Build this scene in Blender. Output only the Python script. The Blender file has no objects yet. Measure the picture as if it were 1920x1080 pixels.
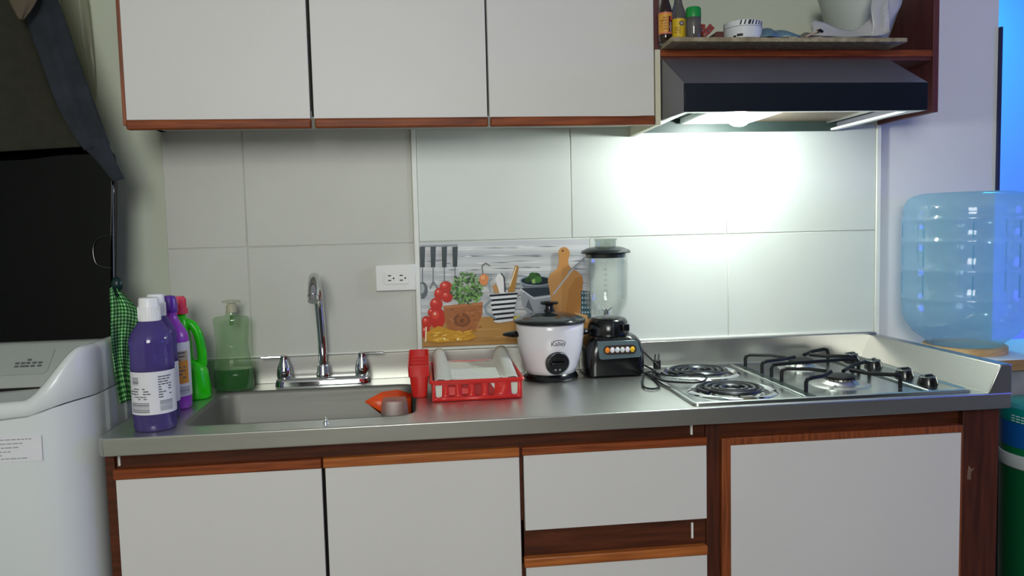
import bpy, bmesh, math, random
from mathutils import Vector, Matrix

random.seed(7)
sc = bpy.context.scene
col = sc.collection
PI = math.pi

# ---------------------------------------------------------------- camera
F, CAM = 1472.23, Vector((0.8774, -2.1749, 1.3013))
YAW, PIT, ROL = .1122, .0749, -.0245
_fw = Vector((math.sin(YAW)*math.cos(PIT), math.cos(YAW)*math.cos(PIT), -math.sin(PIT)))
_rt = Vector((math.cos(YAW), -math.sin(YAW), 0)); _up = _rt.cross(_fw)
_c, _s = math.cos(ROL), math.sin(ROL)
RT, UP = _c*_rt + _s*_up, -_s*_rt + _c*_up
cd = bpy.data.cameras.new('camera'); cam = bpy.data.objects.new('camera', cd); col.objects.link(cam)
cd.sensor_width = 36; cd.lens = F*36/1920; cd.clip_start = .05
mw = Matrix((RT, UP, -_fw)).transposed().to_4x4(); mw.translation = CAM
cam.matrix_world = mw
sc.camera = cam

def at(u, v, x=None, y=None, z=None):
    """photo pixel -> point on a plane of the room"""
    d = RT*((u-960)/F) - UP*((v-540)/F) + _fw
    if x is not None: t = (x-CAM.x)/d.x
    elif y is not None: t = (y-CAM.y)/d.y
    else: t = (z-CAM.z)/d.z
    return CAM + d*t

# ---------------------------------------------------------------- light
def lin(c):
    if isinstance(c, str):
        c = [int(c[i:i+2], 16)/255 for i in (0, 2, 4)]
        return tuple(x/12.92 if x <= .04045 else ((x+.055)/1.055)**2.4 for x in c)
    return tuple(c)

w = bpy.data.worlds.new('world'); sc.world = w; w.use_nodes = True
w.node_tree.nodes['Background'].inputs[0].default_value = (.9, .95, 1, 1)
w.node_tree.nodes['Background'].inputs[1].default_value = .02

def lamp(name, kind, loc, energy, color, size=.1, target=None, size_y=None):
    l = bpy.data.lights.new(name, kind); o = bpy.data.objects.new(name, l); col.objects.link(o)
    l.energy = energy; l.color = color; o.location = loc
    if kind == 'AREA':
        l.size = size
        if size_y: l.shape = 'RECTANGLE'; l.size_y = size_y
    else: l.shadow_soft_size = size
    if target is not None:
        o.rotation_euler = (Vector(target)-Vector(loc)).to_track_quat('-Z', 'Y').to_euler()
    return o
lamp('ceiling_lamp_light', 'AREA', (.58, -3.75, 2.0), 53, (.985, 1, .955), 1.0, (1.1, 0, 1.1))
lamp('hood_lamp_light', 'POINT', (1.70, -.20, 1.548), 12.5, (.92, 1, .95), .022)
lamp('blue_lamp_light', 'AREA', (3.15, .62, 2.46), 26, (.012, .62, 1), .4, (3.0, 1.1, 1.0))
lamp('violet_lamp_light', 'AREA', (3.6, .2, .5), 26, (.10, .06, 1), .3, (3.2, .8, .7))
lamp('blue_screen_light', 'AREA', (4.2, -1.3, 1.5), 10, (.08, .10, 1), .5, (2.0, -.6, 1.1))

sc.view_settings.view_transform = 'Standard'
sc.view_settings.look = 'None'
sc.view_settings.gamma = 1
sc.view_settings.use_curve_mapping = False
sc.view_settings.exposure = 0

# ---------------------------------------------------------------- materials
MATS = {}
def nmat(name):
    m = bpy.data.materials.new(name); m.use_nodes = True
    nt = m.node_tree; b = nt.nodes['Principled BSDF']
    return m, nt, b
def mat(name, c, rough=.5, metal=0, var=.0, scale=8, bump=0, stretch=(1, 1, 1), bscale=60, coat=0, c2=None, trans=0, ior=1.45, spec=.5, sss=0):
    if name in MATS: return MATS[name]
    m, nt, b = nmat(name)
    c = lin(c); N, L = nt.nodes, nt.links
    b.inputs['Base Color'].default_value = (*c, 1)
    b.inputs['Roughness'].default_value = rough; b.inputs['Metallic'].default_value = metal
    b.inputs['Coat Weight'].default_value = coat; b.inputs['Coat Roughness'].default_value = .1
    b.inputs['Transmission Weight'].default_value = trans; b.inputs['IOR'].default_value = ior
    b.inputs['Specular IOR Level'].default_value = spec
    tc = N.new('ShaderNodeTexCoord'); mp = N.new('ShaderNodeMapping'); mp.inputs['Scale'].default_value = stretch
    L.new(tc.outputs['Object'], mp.inputs['Vector'])
    if var or c2:
        nz = N.new('ShaderNodeTexNoise'); nz.inputs['Scale'].default_value = scale; nz.inputs['Detail'].default_value = 5
        L.new(mp.outputs[0], nz.inputs['Vector'])
        rp = N.new('ShaderNodeValToRGB'); rp.color_ramp.elements[0].position = .32; rp.color_ramp.elements[1].position = .68
        d = lin(c2) if c2 else tuple(x*(1-var) for x in c)
        rp.color_ramp.elements[0].color = (*d, 1); rp.color_ramp.elements[1].color = (*c, 1)
        L.new(nz.outputs['Fac'], rp.inputs[0]); L.new(rp.outputs[0], b.inputs['Base Color'])
    if bump:
        nb = N.new('ShaderNodeTexNoise'); nb.inputs['Scale'].default_value = bscale; nb.inputs['Detail'].default_value = 4
        L.new(mp.outputs[0], nb.inputs['Vector'])
        bp = N.new('ShaderNodeBump'); bp.inputs['Strength'].default_value = bump; bp.inputs['Distance'].default_value = .002
        L.new(nb.outputs['Fac'], bp.inputs['Height']); L.new(bp.outputs[0], b.inputs['Normal'])
    MATS[name] = m; return m
def steel(name, c, rough=.3, stretch=(3, 120, 120), var=.07):
    if name in MATS: return MATS[name]
    m, nt, b = nmat(name); N, L = nt.nodes, nt.links; c = lin(c)
    b.inputs['Metallic'].default_value = 1
    tc = N.new('ShaderNodeTexCoord'); mp = N.new('ShaderNodeMapping'); mp.inputs['Scale'].default_value = stretch
    L.new(tc.outputs['Object'], mp.inputs[0])
    nz = N.new('ShaderNodeTexNoise'); nz.inputs['Scale'].default_value = 1.5; nz.inputs['Detail'].default_value = 4; L.new(mp.outputs[0], nz.inputs[0])
    mr = N.new('ShaderNodeMapRange'); mr.inputs[3].default_value = rough-.03; mr.inputs[4].default_value = rough+.03
    L.new(nz.outputs['Fac'], mr.inputs[0]); L.new(mr.outputs[0], b.inputs['Roughness'])
    n2 = N.new('ShaderNodeTexNoise'); n2.inputs['Scale'].default_value = 6; n2.inputs['Detail'].default_value = 6; L.new(tc.outputs['Object'], n2.inputs[0])
    rp = N.new('ShaderNodeValToRGB'); rp.color_ramp.elements[0].color = (*[x*(1-var) for x in c], 1); rp.color_ramp.elements[1].color = (*c, 1)
    L.new(n2.outputs['Fac'], rp.inputs[0]); L.new(rp.outputs[0], b.inputs['Base Color'])
    MATS[name] = m; return m
def thin(name, tint, gloss=.12, rough=.06, haze=0, hazec=None):
    """thin clear plastic or glass: tinted see-through plus a surface reflection and a little milkiness"""
    if name in MATS: return MATS[name]
    m, nt, b = nmat(name); N, L = nt.nodes, nt.links; N.remove(b)
    out = N['Material Output']
    tr = N.new('ShaderNodeBsdfTransparent'); tr.inputs[0].default_value = (*lin(tint), 1)
    gl = N.new('ShaderNodeBsdfGlossy'); gl.inputs['Roughness'].default_value = rough
    lw = N.new('ShaderNodeLayerWeight'); lw.inputs[0].default_value = .35
    mr = N.new('ShaderNodeMapRange'); mr.inputs[3].default_value = gloss*.3; mr.inputs[4].default_value = min(1, gloss*2)
    L.new(lw.outputs['Fresnel'], mr.inputs[0])
    mx = N.new('ShaderNodeMixShader'); L.new(mr.outputs[0], mx.inputs[0])
    a = tr
    if haze:
        df = N.new('ShaderNodeBsdfTranslucent'); df.inputs[0].default_value = (*lin(hazec or tint), 1)
        d2 = N.new('ShaderNodeBsdfDiffuse'); d2.inputs[0].default_value = (*lin(hazec or tint), 1)
        m0 = N.new('ShaderNodeMixShader'); m0.inputs[0].default_value = .5; L.new(df.outputs[0], m0.inputs[1]); L.new(d2.outputs[0], m0.inputs[2])
        m2 = N.new('ShaderNodeMixShader'); m2.inputs[0].default_value = haze
        L.new(tr.outputs[0], m2.inputs[1]); L.new(m0.outputs[0], m2.inputs[2]); a = m2
    L.new(a.outputs[0], mx.inputs[1]); L.new(gl.outputs[0], mx.inputs[2]); L.new(mx.outputs[0], out.inputs[0])
    MATS[name] = m; return m

M_wall = mat('wall_paint', 'c4cab8', .75, var=.05, scale=3, bump=.15, bscale=90)
M_wallw = mat('white_paint', 'd9d9d9', .75, var=.03, scale=3, bump=.15, bscale=90)
M_ceil = mat('ceiling_paint', 'dddddd', .8, var=.03)
M_floor = mat('floor_tile', 'a59c8c', .4, var=.15, scale=4)
M_tile = mat('glazed_tile', 'c6c7bd', .45, var=.05, scale=5, bump=.04, bscale=30)
M_tile2 = mat('glazed_tile_white', 'd2d8d2', .38, var=.04, scale=5, bump=.04, bscale=30)
M_grout = mat('grout', 'c9c9bf', .85, var=.08, scale=30)
M_trimw = mat('white_trim', 'e4e6df', .4, var=.05, scale=20)
M_lam = mat('white_laminate', 'd3d1ce', .42, var=.03, scale=3)
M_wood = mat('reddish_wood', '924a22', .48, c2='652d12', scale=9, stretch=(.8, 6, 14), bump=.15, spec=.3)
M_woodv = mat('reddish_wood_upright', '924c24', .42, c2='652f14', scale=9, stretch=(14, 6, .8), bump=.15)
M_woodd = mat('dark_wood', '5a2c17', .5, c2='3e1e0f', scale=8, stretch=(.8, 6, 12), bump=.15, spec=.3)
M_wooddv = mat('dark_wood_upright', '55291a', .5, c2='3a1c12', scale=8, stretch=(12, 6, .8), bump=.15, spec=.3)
M_woodm = mat('maroon_wood', '5e3030', .5, c2='4a2424', scale=5, stretch=(6, 6, 1), bump=.1)
M_woodo = mat('golden_wood', 'b3682e', .4, c2='8a4718', scale=9, stretch=(.8, 6, 14), bump=.15)
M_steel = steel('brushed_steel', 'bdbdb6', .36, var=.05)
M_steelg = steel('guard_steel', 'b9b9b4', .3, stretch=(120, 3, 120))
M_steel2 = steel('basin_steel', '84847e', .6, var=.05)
M_steelv = steel('cooktop_steel', 'c9d0cc', .2)
M_chrome = steel('chrome', 'd8dadd', .07, var=.02)
M_alu = steel('aluminium', 'd0d0cc', .35)
M_black = mat('black_plastic', '0c0e10', .22, coat=.3, var=.1)
M_blackm = mat('black_enamel', '0b0d0e', .5, var=.2, scale=40, spec=.3)
M_rubber = mat('black_rubber', '121416', .55, var=.1)
M_dark = mat('dark_gap', '100c0a', .9, var=.1)
M_wplastic = mat('white_plastic', 'e6e6e2', .35, var=.02)
M_wplasg = mat('greyish_white_plastic', 'd2d4cc', .4, var=.04)
M_red = mat('red_plastic', 'd02a26', .3, var=.08, scale=12)
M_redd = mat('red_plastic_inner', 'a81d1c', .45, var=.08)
M_orange = mat('orange_plastic', 'e8521a', .35, var=.08)
M_print = mat('print_grey', '5d6166', .6, var=.15, scale=200)
M_printd = mat('print_black', '17181a', .6, var=.1, scale=100)
M_label = mat('paper_label', 'dcdce2', .45, var=.04)

# ---------------------------------------------------------------- builders
ORG = {}
def _link(o, parent, loc):
    col.objects.link(o)
    if parent is not None:
        o.parent = parent; o.location = Vector(loc) - ORG[parent]
    else: o.location = loc
    ORG[o] = Vector(loc)
def tag(o, label=None, cat=None, group=None, kind=None):
    if label: o['label'] = label
    if cat: o['category'] = cat
    if group: o['group'] = group
    if kind: o['kind'] = kind
    return o
def thing(name, loc, label, cat, group=None):
    o = bpy.data.objects.new(name, None); o.empty_display_size = .05
    _link(o, None, Vector(loc)); return tag(o, label, cat, group)
def mk(name, bm, mats, parent=None, loc=None, angle=35, bevel=0, solid=0, subd=0, label=None, cat=None, group=None, kind=None, bseg=2, off=0):
    """bm is authored in room coordinates; becomes ONE mesh object"""
    if parent is not None: loc = ORG[parent]
    elif loc is None: loc = Vector((0, 0, 0))
    loc = Vector(loc)
    if not isinstance(mats, (list, tuple)): mats = [mats]
    bmesh.ops.recalc_face_normals(bm, faces=bm.faces)
    for v in bm.verts: v.co -= loc
    me = bpy.data.meshes.new(name); bm.to_mesh(me); bm.free()
    for m in mats: me.materials.append(m)
    me.polygons.foreach_set('use_smooth', [True]*len(me.polygons))
    me.set_sharp_from_angle(angle=math.radians(angle))
    o = bpy.data.objects.new(name, me); _link(o, parent, loc)
    if name in ('label_print', 'cap_ribs', 'flame_ports', 'sticker_print', 'drawer_print', 'printed_picture', 'lid_print', 'stripe_print', 'moulded_ribs', 'measure_marks', 'dial_marks', 'socket_slots', 'label_border', 'feet'): o['kind'] = 'stuff'
    if solid:
        s = o.modifiers.new('thickness', 'SOLIDIFY'); s.thickness = solid; s.offset = off
    if subd:
        s = o.modifiers.new('smooth', 'SUBSURF'); s.levels = s.render_levels = subd
    if bevel:
        b = o.modifiers.new('bevel', 'BEVEL'); b.width = bevel; b.segments = bseg; b.limit_method = 'ANGLE'; b.angle_limit = math.radians(40); b.use_clamp_overlap = True
    return tag(o, label, cat, group, kind)
def NB(): return bmesh.new()
def box(bm, x0, x1, y0, y1, z0, z1, mi=0):
    v = [bm.verts.new(p) for p in ((x0,y0,z0),(x1,y0,z0),(x1,y1,z0),(x0,y1,z0),(x0,y0,z1),(x1,y0,z1),(x1,y1,z1),(x0,y1,z1))]
    for f in ((0,3,2,1),(4,5,6,7),(0,1,5,4),(1,2,6,5),(2,3,7,6),(3,0,4,7)):
        bm.faces.new([v[i] for i in f]).material_index = mi
    return bm
def B(*a, mi=0): return box(NB(), *a, mi=mi)
def loft(bm, loops, cap0=True, cap1=True, closed=True, mi=0):
    rows = [[bm.verts.new(p) for p in l] for l in loops]
    n = len(rows[0])
    for a, b in zip(rows, rows[1:]):
        for i in range(n if closed else n-1):
            j = (i+1) % n
            bm.faces.new((a[i], a[j], b[j], b[i])).material_index = mi
    if closed:
        if cap0: bm.faces.new(rows[0][::-1]).material_index = mi
        if cap1: bm.faces.new(rows[-1]).material_index = mi
    return bm
def circ(cx, cy, z, rx, ry=None, n=32, p=2.0):
    ry = rx if ry is None else ry; out = []
    for i in range(n):
        a = 2*PI*i/n; c, s = math.cos(a), math.sin(a)
        out.append((cx + rx*math.copysign(abs(c)**(2/p), c), cy + ry*math.copysign(abs(s)**(2/p), s), z))
    return out
def lathe(bm, cx, cy, prof, n=32, cap0=True, cap1=True, fy=1.0, p=2.0, mi=0):
    return loft(bm, [circ(cx, cy, z, max(r, 1e-4), max(r, 1e-4)*fy, n, p) for r, z in prof], cap0, cap1, mi=mi)
def smooth_path(pts, sub=5, closed=False):
    P = [Vector(p) for p in pts]; out = []
    n = len(P)
    for i in range(n if closed else n-1):
        p0 = P[(i-1) % n] if closed or i > 0 else P[0]
        p1 = P[i]; p2 = P[(i+1) % n]
        p3 = P[(i+2) % n] if closed or i+2 < n else P[-1]
        for k in range(sub):
            t = k/sub
            out.append(.5*((2*p1)+(-p0+p2)*t+(2*p0-5*p1+4*p2-p3)*t*t+(-p0+3*p1-3*p2+p3)*t**3))
    if not closed: out.append(P[-1])
    return out
def tube(bm, pts, r, n=8, closed=False, sub=0, mi=0):
    P = smooth_path(pts, sub, closed) if sub else [Vector(p) for p in pts]
    m = len(P); rr = r if isinstance(r, (list, tuple)) else None
    loops = []; nrm = None
    for i in range(m):
        a = P[i-1] if i or closed else P[i]; b = P[(i+1) % m] if i+1 < m or closed else P[i]
        t = (b-a).normalized()
        if nrm is None:
            nrm = t.orthogonal().normalized()
        else:
            nrm = (nrm - t*nrm.dot(t))
            nrm = nrm.normalized() if nrm.length > 1e-6 else t.orthogonal().normalized()
        bn = t.cross(nrm)
        q = (rr[0] + (rr[-1]-rr[0])*i/(m-1)) if rr else r
        loops.append([P[i] + (nrm*math.cos(2*PI*k/n) + bn*math.sin(2*PI*k/n))*q for k in range(n)])
    if closed: loops.append(loops[0])
    return loft(bm, loops, not closed, not closed, mi=mi)
def poly_y(bm, pts, y0, y1, mi=0):
    """polygon in x-z, extruded from y0 (front) to y1"""
    a = [bm.verts.new((x, y0, z)) for x, z in pts]; b = [bm.verts.new((x, y1, z)) for x, z in pts]
    n = len(pts)
    bm.faces.new(a).material_index = mi; bm.faces.new(b[::-1]).material_index = mi
    for i in range(n):
        bm.faces.new((a[i], b[i], b[(i+1) % n], a[(i+1) % n])).material_index = mi
    return bm
def rrect(x0, x1, y0, y1, r, n=5):
    out = []
    for cx, cy, a0 in ((x1-r, y1-r, 0), (x0+r, y1-r, 90), (x0+r, y0+r, 180), (x1-r, y0+r, 270)):
        for k in range(n+1):
            a = math.radians(a0+90*k/n); out.append((cx+r*math.cos(a), cy+r*math.sin(a)))
    return out
def holed(bm, outer, holes, mi=0):
    """flat face with holes from closed 3-D loops; returns vertex loops"""
    es, loops = [], []
    for l in [outer]+holes:
        vs = [bm.verts.new(p) for p in l]; loops.append(vs)
        for i in range(len(vs)): es.append(bm.edges.new((vs[i], vs[(i+1) % len(vs)])))
    g = bmesh.ops.triangle_fill(bm, use_beauty=True, use_dissolve=False, edges=es)
    for f in g['geom']:
        if isinstance(f, bmesh.types.BMFace): f.material_index = mi
    return loops
def grid(bm, rows, mi=0):
    return loft(bm, rows, closed=False, mi=mi)
def ball(bm, c, r, seg=12, sx=1, sy=1, sz=1, mi=0):
    c = Vector(c)
    pr = [(math.sin(PI*k/(seg//2)), -math.cos(PI*k/(seg//2))) for k in range(seg//2+1)]
    return loft(bm, [[(c.x+r*sx*max(a, .02)*math.cos(2*PI*i/seg), c.y+r*sy*max(a, .02)*math.sin(2*PI*i/seg), c.z+r*sz*b) for i in range(seg)] for a, b in pr], mi=mi)
def patch(bm, cx, cy, r, a0, a1, z0, z1, n=10, mi=0, fy=1.0, nz=1, rf=None):
    """label wrapped round an upright body; angle 0 faces the room, positive to the right"""
    rows = []
    for k in range(nz+1):
        z = z0+(z1-z0)*k/nz; q = rf(z) if rf else r
        rows.append([(cx+q*math.sin(math.radians(a0+(a1-a0)*i/n)), cy-q*fy*math.cos(math.radians(a0+(a1-a0)*i/n)), z) for i in range(n+1)])
    return grid(bm, rows, mi)
def text_mesh(body, size, fn, parent, m, name='lettering', align='CENTER', depth=0):
    """flat lettering; fn maps (x, y) of the text to a room point"""
    cu = bpy.data.curves.new('t', 'FONT'); cu.body = body; cu.size = size; cu.align_x = align; cu.resolution_u = 3
    o = bpy.data.objects.new('t', cu); col.objects.link(o)
    dg = bpy.context.evaluated_depsgraph_get()
    me = bpy.data.meshes.new_from_object(o.evaluated_get(dg))
    bm = NB(); bm.from_mesh(me)
    bpy.data.objects.remove(o); bpy.data.curves.remove(cu); bpy.data.meshes.remove(me)
    for v in bm.verts: v.co = Vector(fn(v.co.x, v.co.y))
    return mk(name, bm, m, parent)
def sm(t): t = max(0, min(1, t)); return t*t*(3-2*t)

# ================================================================ setting
def struct(name, bm, m, **k): return mk(name, bm, m, kind='structure', **k)
XL, XC = .2126, .2046
struct('floor', B(-.7, 4.9, -4.3, 1.3, -.05, 0), M_floor)
struct('ceiling', B(-.7, 4.9, -4.3, 1.3, 2.5, 2.55), M_ceil)
struct('wall_left', B(-.75, -.7, -4.3, .2, 0, 2.5), M_wall)
struct('wall_front', B(-.75, 4.9, -4.35, -4.3, 0, 2.5), mat('dark_room_wall', '6b655d', .8, var=.1))
struct('wall_right', B(4.9, 4.95, -4.35, 1.3, 0, 2.5), M_wallw)
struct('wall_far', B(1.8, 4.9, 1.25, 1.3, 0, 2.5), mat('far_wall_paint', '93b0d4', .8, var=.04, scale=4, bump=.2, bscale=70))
wall = struct('wall_back', B(-.7, 2.584, .012, .17, 0, 2.5), [M_wall])
struct('wall_side', B(1.75, 1.8, .17, 1.3, 0, 2.5), M_wallw)
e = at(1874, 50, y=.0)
struct('shadow_gap_strip', B(2.584, 2.592, .0, .17, 1.375, e.z), mat('shadow_gap_dark', '20264a', .6, var=.1))  # dark strip whose colour stands for the shaded gap at the wall end
# right of the tiles the wall is painted white
mk('painted_panel', B(2.215, 2.584, .009, .012, 0, 2.5), M_wallw, wall)
mk('grout_bed', B(XC, 2.2024, .0018, .012, .94, 1.60), M_grout, wall)

# tiles -------------------------------------------------------------
Zr, Zu, Zt = 1.270, 1.60, .9716
XJ1, XJ2, XJ3, XM = .4112, .8555, 1.2955, 1.345
def tile(x0, x1, z0, z1, m):
    g = .0012
    return mk('tile', B(x0+g, x1-g, 0, .011, z0+g, z1-g), m, wall, bevel=.0012, bseg=1)
tile(XC, XJ1, Zr, Zu, M_tile); tile(XJ1, XJ2, Zr, Zu, M_tile)
tile(XC, XJ1, Zt-.03, Zr, M_tile); tile(XJ1, XJ2, Zt-.03, Zr, M_tile)
Zr2 = 1.272
tile(.8685, XJ3, Zr2, Zu, M_tile2); tile(XJ3, 1.745, Zr2, Zu, M_tile2); tile(1.745, 2.2, Zr2, Zu, M_tile2)
mural = tile(.8685, XM, Zt-.02, Zr2, M_tile2)
mural['label'] = 'tile printed with kitchen things on a wooden table'
tile(XM, 1.75, Zt-.02, Zr2, M_tile2); tile(1.75, 2.2, Zt-.02, Zr2, M_tile2)
mk('tile_edge_strip', B(.8555, .8685, -.0035, .011, Zt, Zu), M_trimw, wall, bevel=.0015, bseg=1)
mk('tile_edge_strip', B(2.2, 2.214, -.004, .011, Zt-.03, Zu), M_trimw, wall, bevel=.0015, bseg=1)
mk('caulk_bead', B(.8685, 2.195, -.006, .002, Zt, Zt+.007), M_trimw, wall, bevel=.002, bseg=1)
mk('caulk_bead', B(XC, .86, -.005, .002, Zt, Zt+.004), M_trimw, wall, bevel=.001, bseg=1)

# printed picture on the mural tile (flat print) ---------------------
PR = {}
def pm(c, **k):
    key = 'print_'+c
    if key not in PR: PR[key] = (len(PR), mat(key, c, .3, **k))
    return PR[key][0]
pbm = NB(); _lay = [0]
def P(pts, c):
    """flat ink shape, outline in photo pixels on the tile's face"""
    _lay[0] += 1; y = -.0002-.00002*_lay[0]
    vs = []
    for u, v in pts:
        q = at(u, v, y=0); q.x = min(max(q.x, .8695), XM-.002); q.z = min(max(q.z, .980), Zr2-.003)
        vs.append(pbm.verts.new((q.x, y, q.z)))
    f = pbm.faces.new(vs); f.material_index = pm(c)
def El(u, v, ru, rv, c, n=18, a0=0, a1=360):
    P([(u+ru*math.cos(math.radians(a0+(a1-a0)*i/n)), v+rv*math.sin(math.radians(a0+(a1-a0)*i/n))) for i in range(n if a1-a0 == 360 else n+1)], c)
def Ln(pts, wd, c):
    for (a, b), (d, e_) in zip(pts, pts[1:]):
        l = math.hypot(d-a, e_-b) or 1; nx, ny = -(e_-b)/l*wd/2, (d-a)/l*wd/2
        P([(a+nx, b+ny), (d+nx, e_+ny), (d-nx, e_-ny), (a-nx, b-ny)], c)
P([(780, 452), (1112, 446), (1112, 660), (780, 660)], 'c3c6c8')
rr = random.Random(3)
for k in range(13):                                    # whitewashed planks behind
    v = 462+k*13
    P([(784, v), (900, v-1), (1104, v-3), (1104, v+6), (950, v+8), (784, v+7)], ['d2d4d4', 'b8bcc0', 'cacdcf'][k % 3])
    for j in range(9):
        u = 785+rr.random()*290; l = 15+rr.random()*50; o_ = rr.random()*7
        P([(u, v+o_), (u+l*.5, v+o_-1.6), (u+l, v+o_-.6), (u+l*.6, v+o_+.9)], rr.choice(['8d9198', 'a2a6ab', '7f848c', 'e2e3e3']))
P([(780, 602), (830, 598), (900, 594), (1112, 590), (1112, 662), (780, 662)], 'b98a4c')
for k in range(14):
    u = 790+rr.random()*250; v = 602+rr.random()*44
    P([(u, v), (u+60, v-1), (u+62, v+1), (u, v+2)], rr.choice(['a67a3e', 'c79a5c', 'ad8146']))
P([(780, 650), (1112, 640), (1112, 662), (780, 662)], '9a7347')
P([(788, 460), (858, 458), (858, 461), (788, 463)], '8a9094')
for u, dv in ((792, 0), (812, 0), (833, 0), (853, -1)):
    P([(u-5, 463), (u+5, 462), (u+4, 501+dv), (u-4, 501+dv)], '20343a')
    Ln([(u, 500), (u, 535)], 2, '70777b')
El(792, 544, 10, 16, '60686c'); El(791, 541, 5, 9, 'a8b0b2')
P([(805, 540), (812, 524), (822, 540), (820, 543), (812, 530), (807, 543)], '777e82')
for u, v, a, b in ((836, 538, 12, 11), (824, 551, 10, 12), (838, 556, 11, 11), (818, 570, 12, 12), (810, 586, 8, 9), (820, 596, 15, 20), (800, 604, 10, 12), (798, 622, 9, 12)):
    El(u, v, a, b, 'c2281c'); El(u-a*.25, v-b*.3, a*.5, b*.4, 'd94030'); El(u-a*.3, v-b*.4, a*.18, b*.15, 'f0b0a0')
P([(831, 573), (905, 566), (904, 590), (889, 622), (843, 624), (834, 600)], 'a5653a')
P([(831, 573), (905, 566), (905, 571), (832, 578)], 'b9784a')
El(866, 600, 16, 13, '7d4a2a'); El(866, 600, 10, 8, '95582f'); El(867, 601, 5, 4, '6f3f22')
for k in range(26):
    u = 838+rr.random()*62; v = 578+rr.random()*38
    P([(u, v), (u+5, v-1), (u+6, v+1), (u+1, v+2)], rr.choice(['8a5230', 'b87a4e', '955a34']))
for k in range(230):                                   # herb leaves
    t = rr.random(); a = rr.random()*2*PI
    u = 875+30*math.sqrt(t)*math.cos(a)*(1 if rr.random() < .8 else 1.1); v = 544+30*math.sqrt(t)*math.sin(a)-4
    if v > 570: continue
    s = 2.5+rr.random()*3.5; b = rr.random()*PI
    P([(u-s*math.cos(b), v-s*math.sin(b)), (u+s*.5*math.sin(b), v-s*.5*math.cos(b)), (u+s*math.cos(b), v+s*math.sin(b)), (u-s*.5*math.sin(b), v+s*.5*math.cos(b))],
      rr.choice(['4a7336', '5d8a45', '3a5c2c', '71a053', '86b568', '2f4f28']))
Ln([(905, 515), (903, 498), (910, 493), (918, 498)], 2, '6f6a66'); El(907, 524, 9, 11, 'd98a50'); El(905, 520, 4, 4, 'e8a570')
P([(917, 551), (970, 547), (961, 601), (934, 605), (926, 603)], 'dcdfe2')
for k in range(6):
    t0, t1 = k/6+.02, k/6+.095
    f = lambda t, s: ((917+t*9 if s == 0 else 970-t*9), (551 if s == 0 else 547)+t*53)
    P([f(t0, 0), f(t0, 1), f(t1, 1), f(t1, 0)], '15181d')
Ln([(921, 560), (908, 573), (911, 585), (930, 597)], 3.5, '8696a0'); Ln([(919, 545), (915, 527), (921, 520)], 3, '8fa2ac')
P([(926, 549), (922, 536), (929, 531), (937, 549)], 'b88d5b'); P([(936, 549), (928, 522), (934, 512), (942, 516), (947, 549)], 'e4e2e0')
Ln([(946, 547), (945, 520), (939, 512)], 2.5, '3c3f43'); P([(951, 548), (965, 497), (972, 499), (964, 547)], 'a57a3a'); Ln([(955, 536), (967, 500)], 2, 'e9d9b6')
P([(974, 528), (1037, 527), (1033, 570), (1020, 592), (990, 592), (978, 568)], '9ba1a6')
P([(974, 526), (1036, 524), (1030, 542), (1003, 548), (981, 540)], '6c747c')
El(1004, 526, 31, 10, '8fa0a8'); El(1004, 526, 28, 8, '14242e'); P([(977, 540), (1034, 538), (1030, 552), (1000, 556), (982, 550)], '2a3842')
P([(975, 540), (1001, 558), (1034, 553), (1034, 556), (1000, 561), (974, 543)], 'ccd1d4')
for u, v, a in ((996, 521, 8), (1004, 518, 9), (989, 524, 6), (1007, 524, 8), (998, 516, 7)): El(u, v, a, a*.8, rr.choice(['2e5a2a', '3d7034', '24481f']))
P([(996, 524), (1002, 522), (1003, 531), (997, 531)], '8fae62'); P([(990, 560), (1000, 585), (985, 575)], '5d646a')
bd = [(1046, 470), (1050, 465), (1055, 463), (1061, 464), (1066, 469), (1067, 476), (1064, 488), (1065, 496), (1070, 503), (1082, 509), (1090, 517), (1092, 528), (1086, 590), (1040, 592), (1032, 560), (1026, 525), (1030, 514), (1042, 505), (1046, 497), (1047, 486)]
P(bd, 'c08a4e'); P([(1066, 540), (1078, 520), (1090, 518), (1092, 528), (1086, 590), (1058, 591)], 'b47c40')
P([(1030, 514), (1042, 505), (1052, 503), (1052, 590), (1040, 592), (1032, 560), (1026, 525)], 'cb965a')
El(1054, 470, 1.8, 1.8, '3a2a1c'); Ln([(1036, 552), (1072, 505), (1098, 481)], 3, 'b9bcbd'); Ln([(1064, 510), (1097, 481)], 2, '8d9295')
P([(1088, 545), (1112, 545), (1112, 596), (1088, 596)], '3d5a62')
for k in range(20): El(1091+(k % 4)*5, 549+(k//4)*9, 1.6, 2.2, 'a9bcc0', 8)
P([(1076, 585), (1100, 590), (1100, 604), (1078, 600)], 'cfa066')
pa = [(800, 622), (822, 610), (846, 618), (868, 623), (888, 626), (893, 632), (874, 638), (846, 640), (818, 642), (800, 638)]
P(pa, 'c99228')
for k in range(44):
    u = 803+rr.random()*84; v = 619+rr.random()*19
    P([(u, v), (u+9, v-2), (u+10, v), (u+1, v+2)], rr.choice(['e0ac3c', 'b57d1c', 'd69e30', 'f0c65c']))
El(833, 634, 2, 2, 'fff0c0', 8); El(858, 635, 2, 2, 'fff0c0', 8)
Ln([(798, 640), (799, 612)], 3, 'ead9b8')
P([(962, 595), (972, 590), (976, 598), (966, 606)], 'c3c04a')
mk('printed_picture', pbm, [m for _, m in sorted(PR.values(), key=lambda t: t[0])], mural, label='printed kitchen still life')

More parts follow.
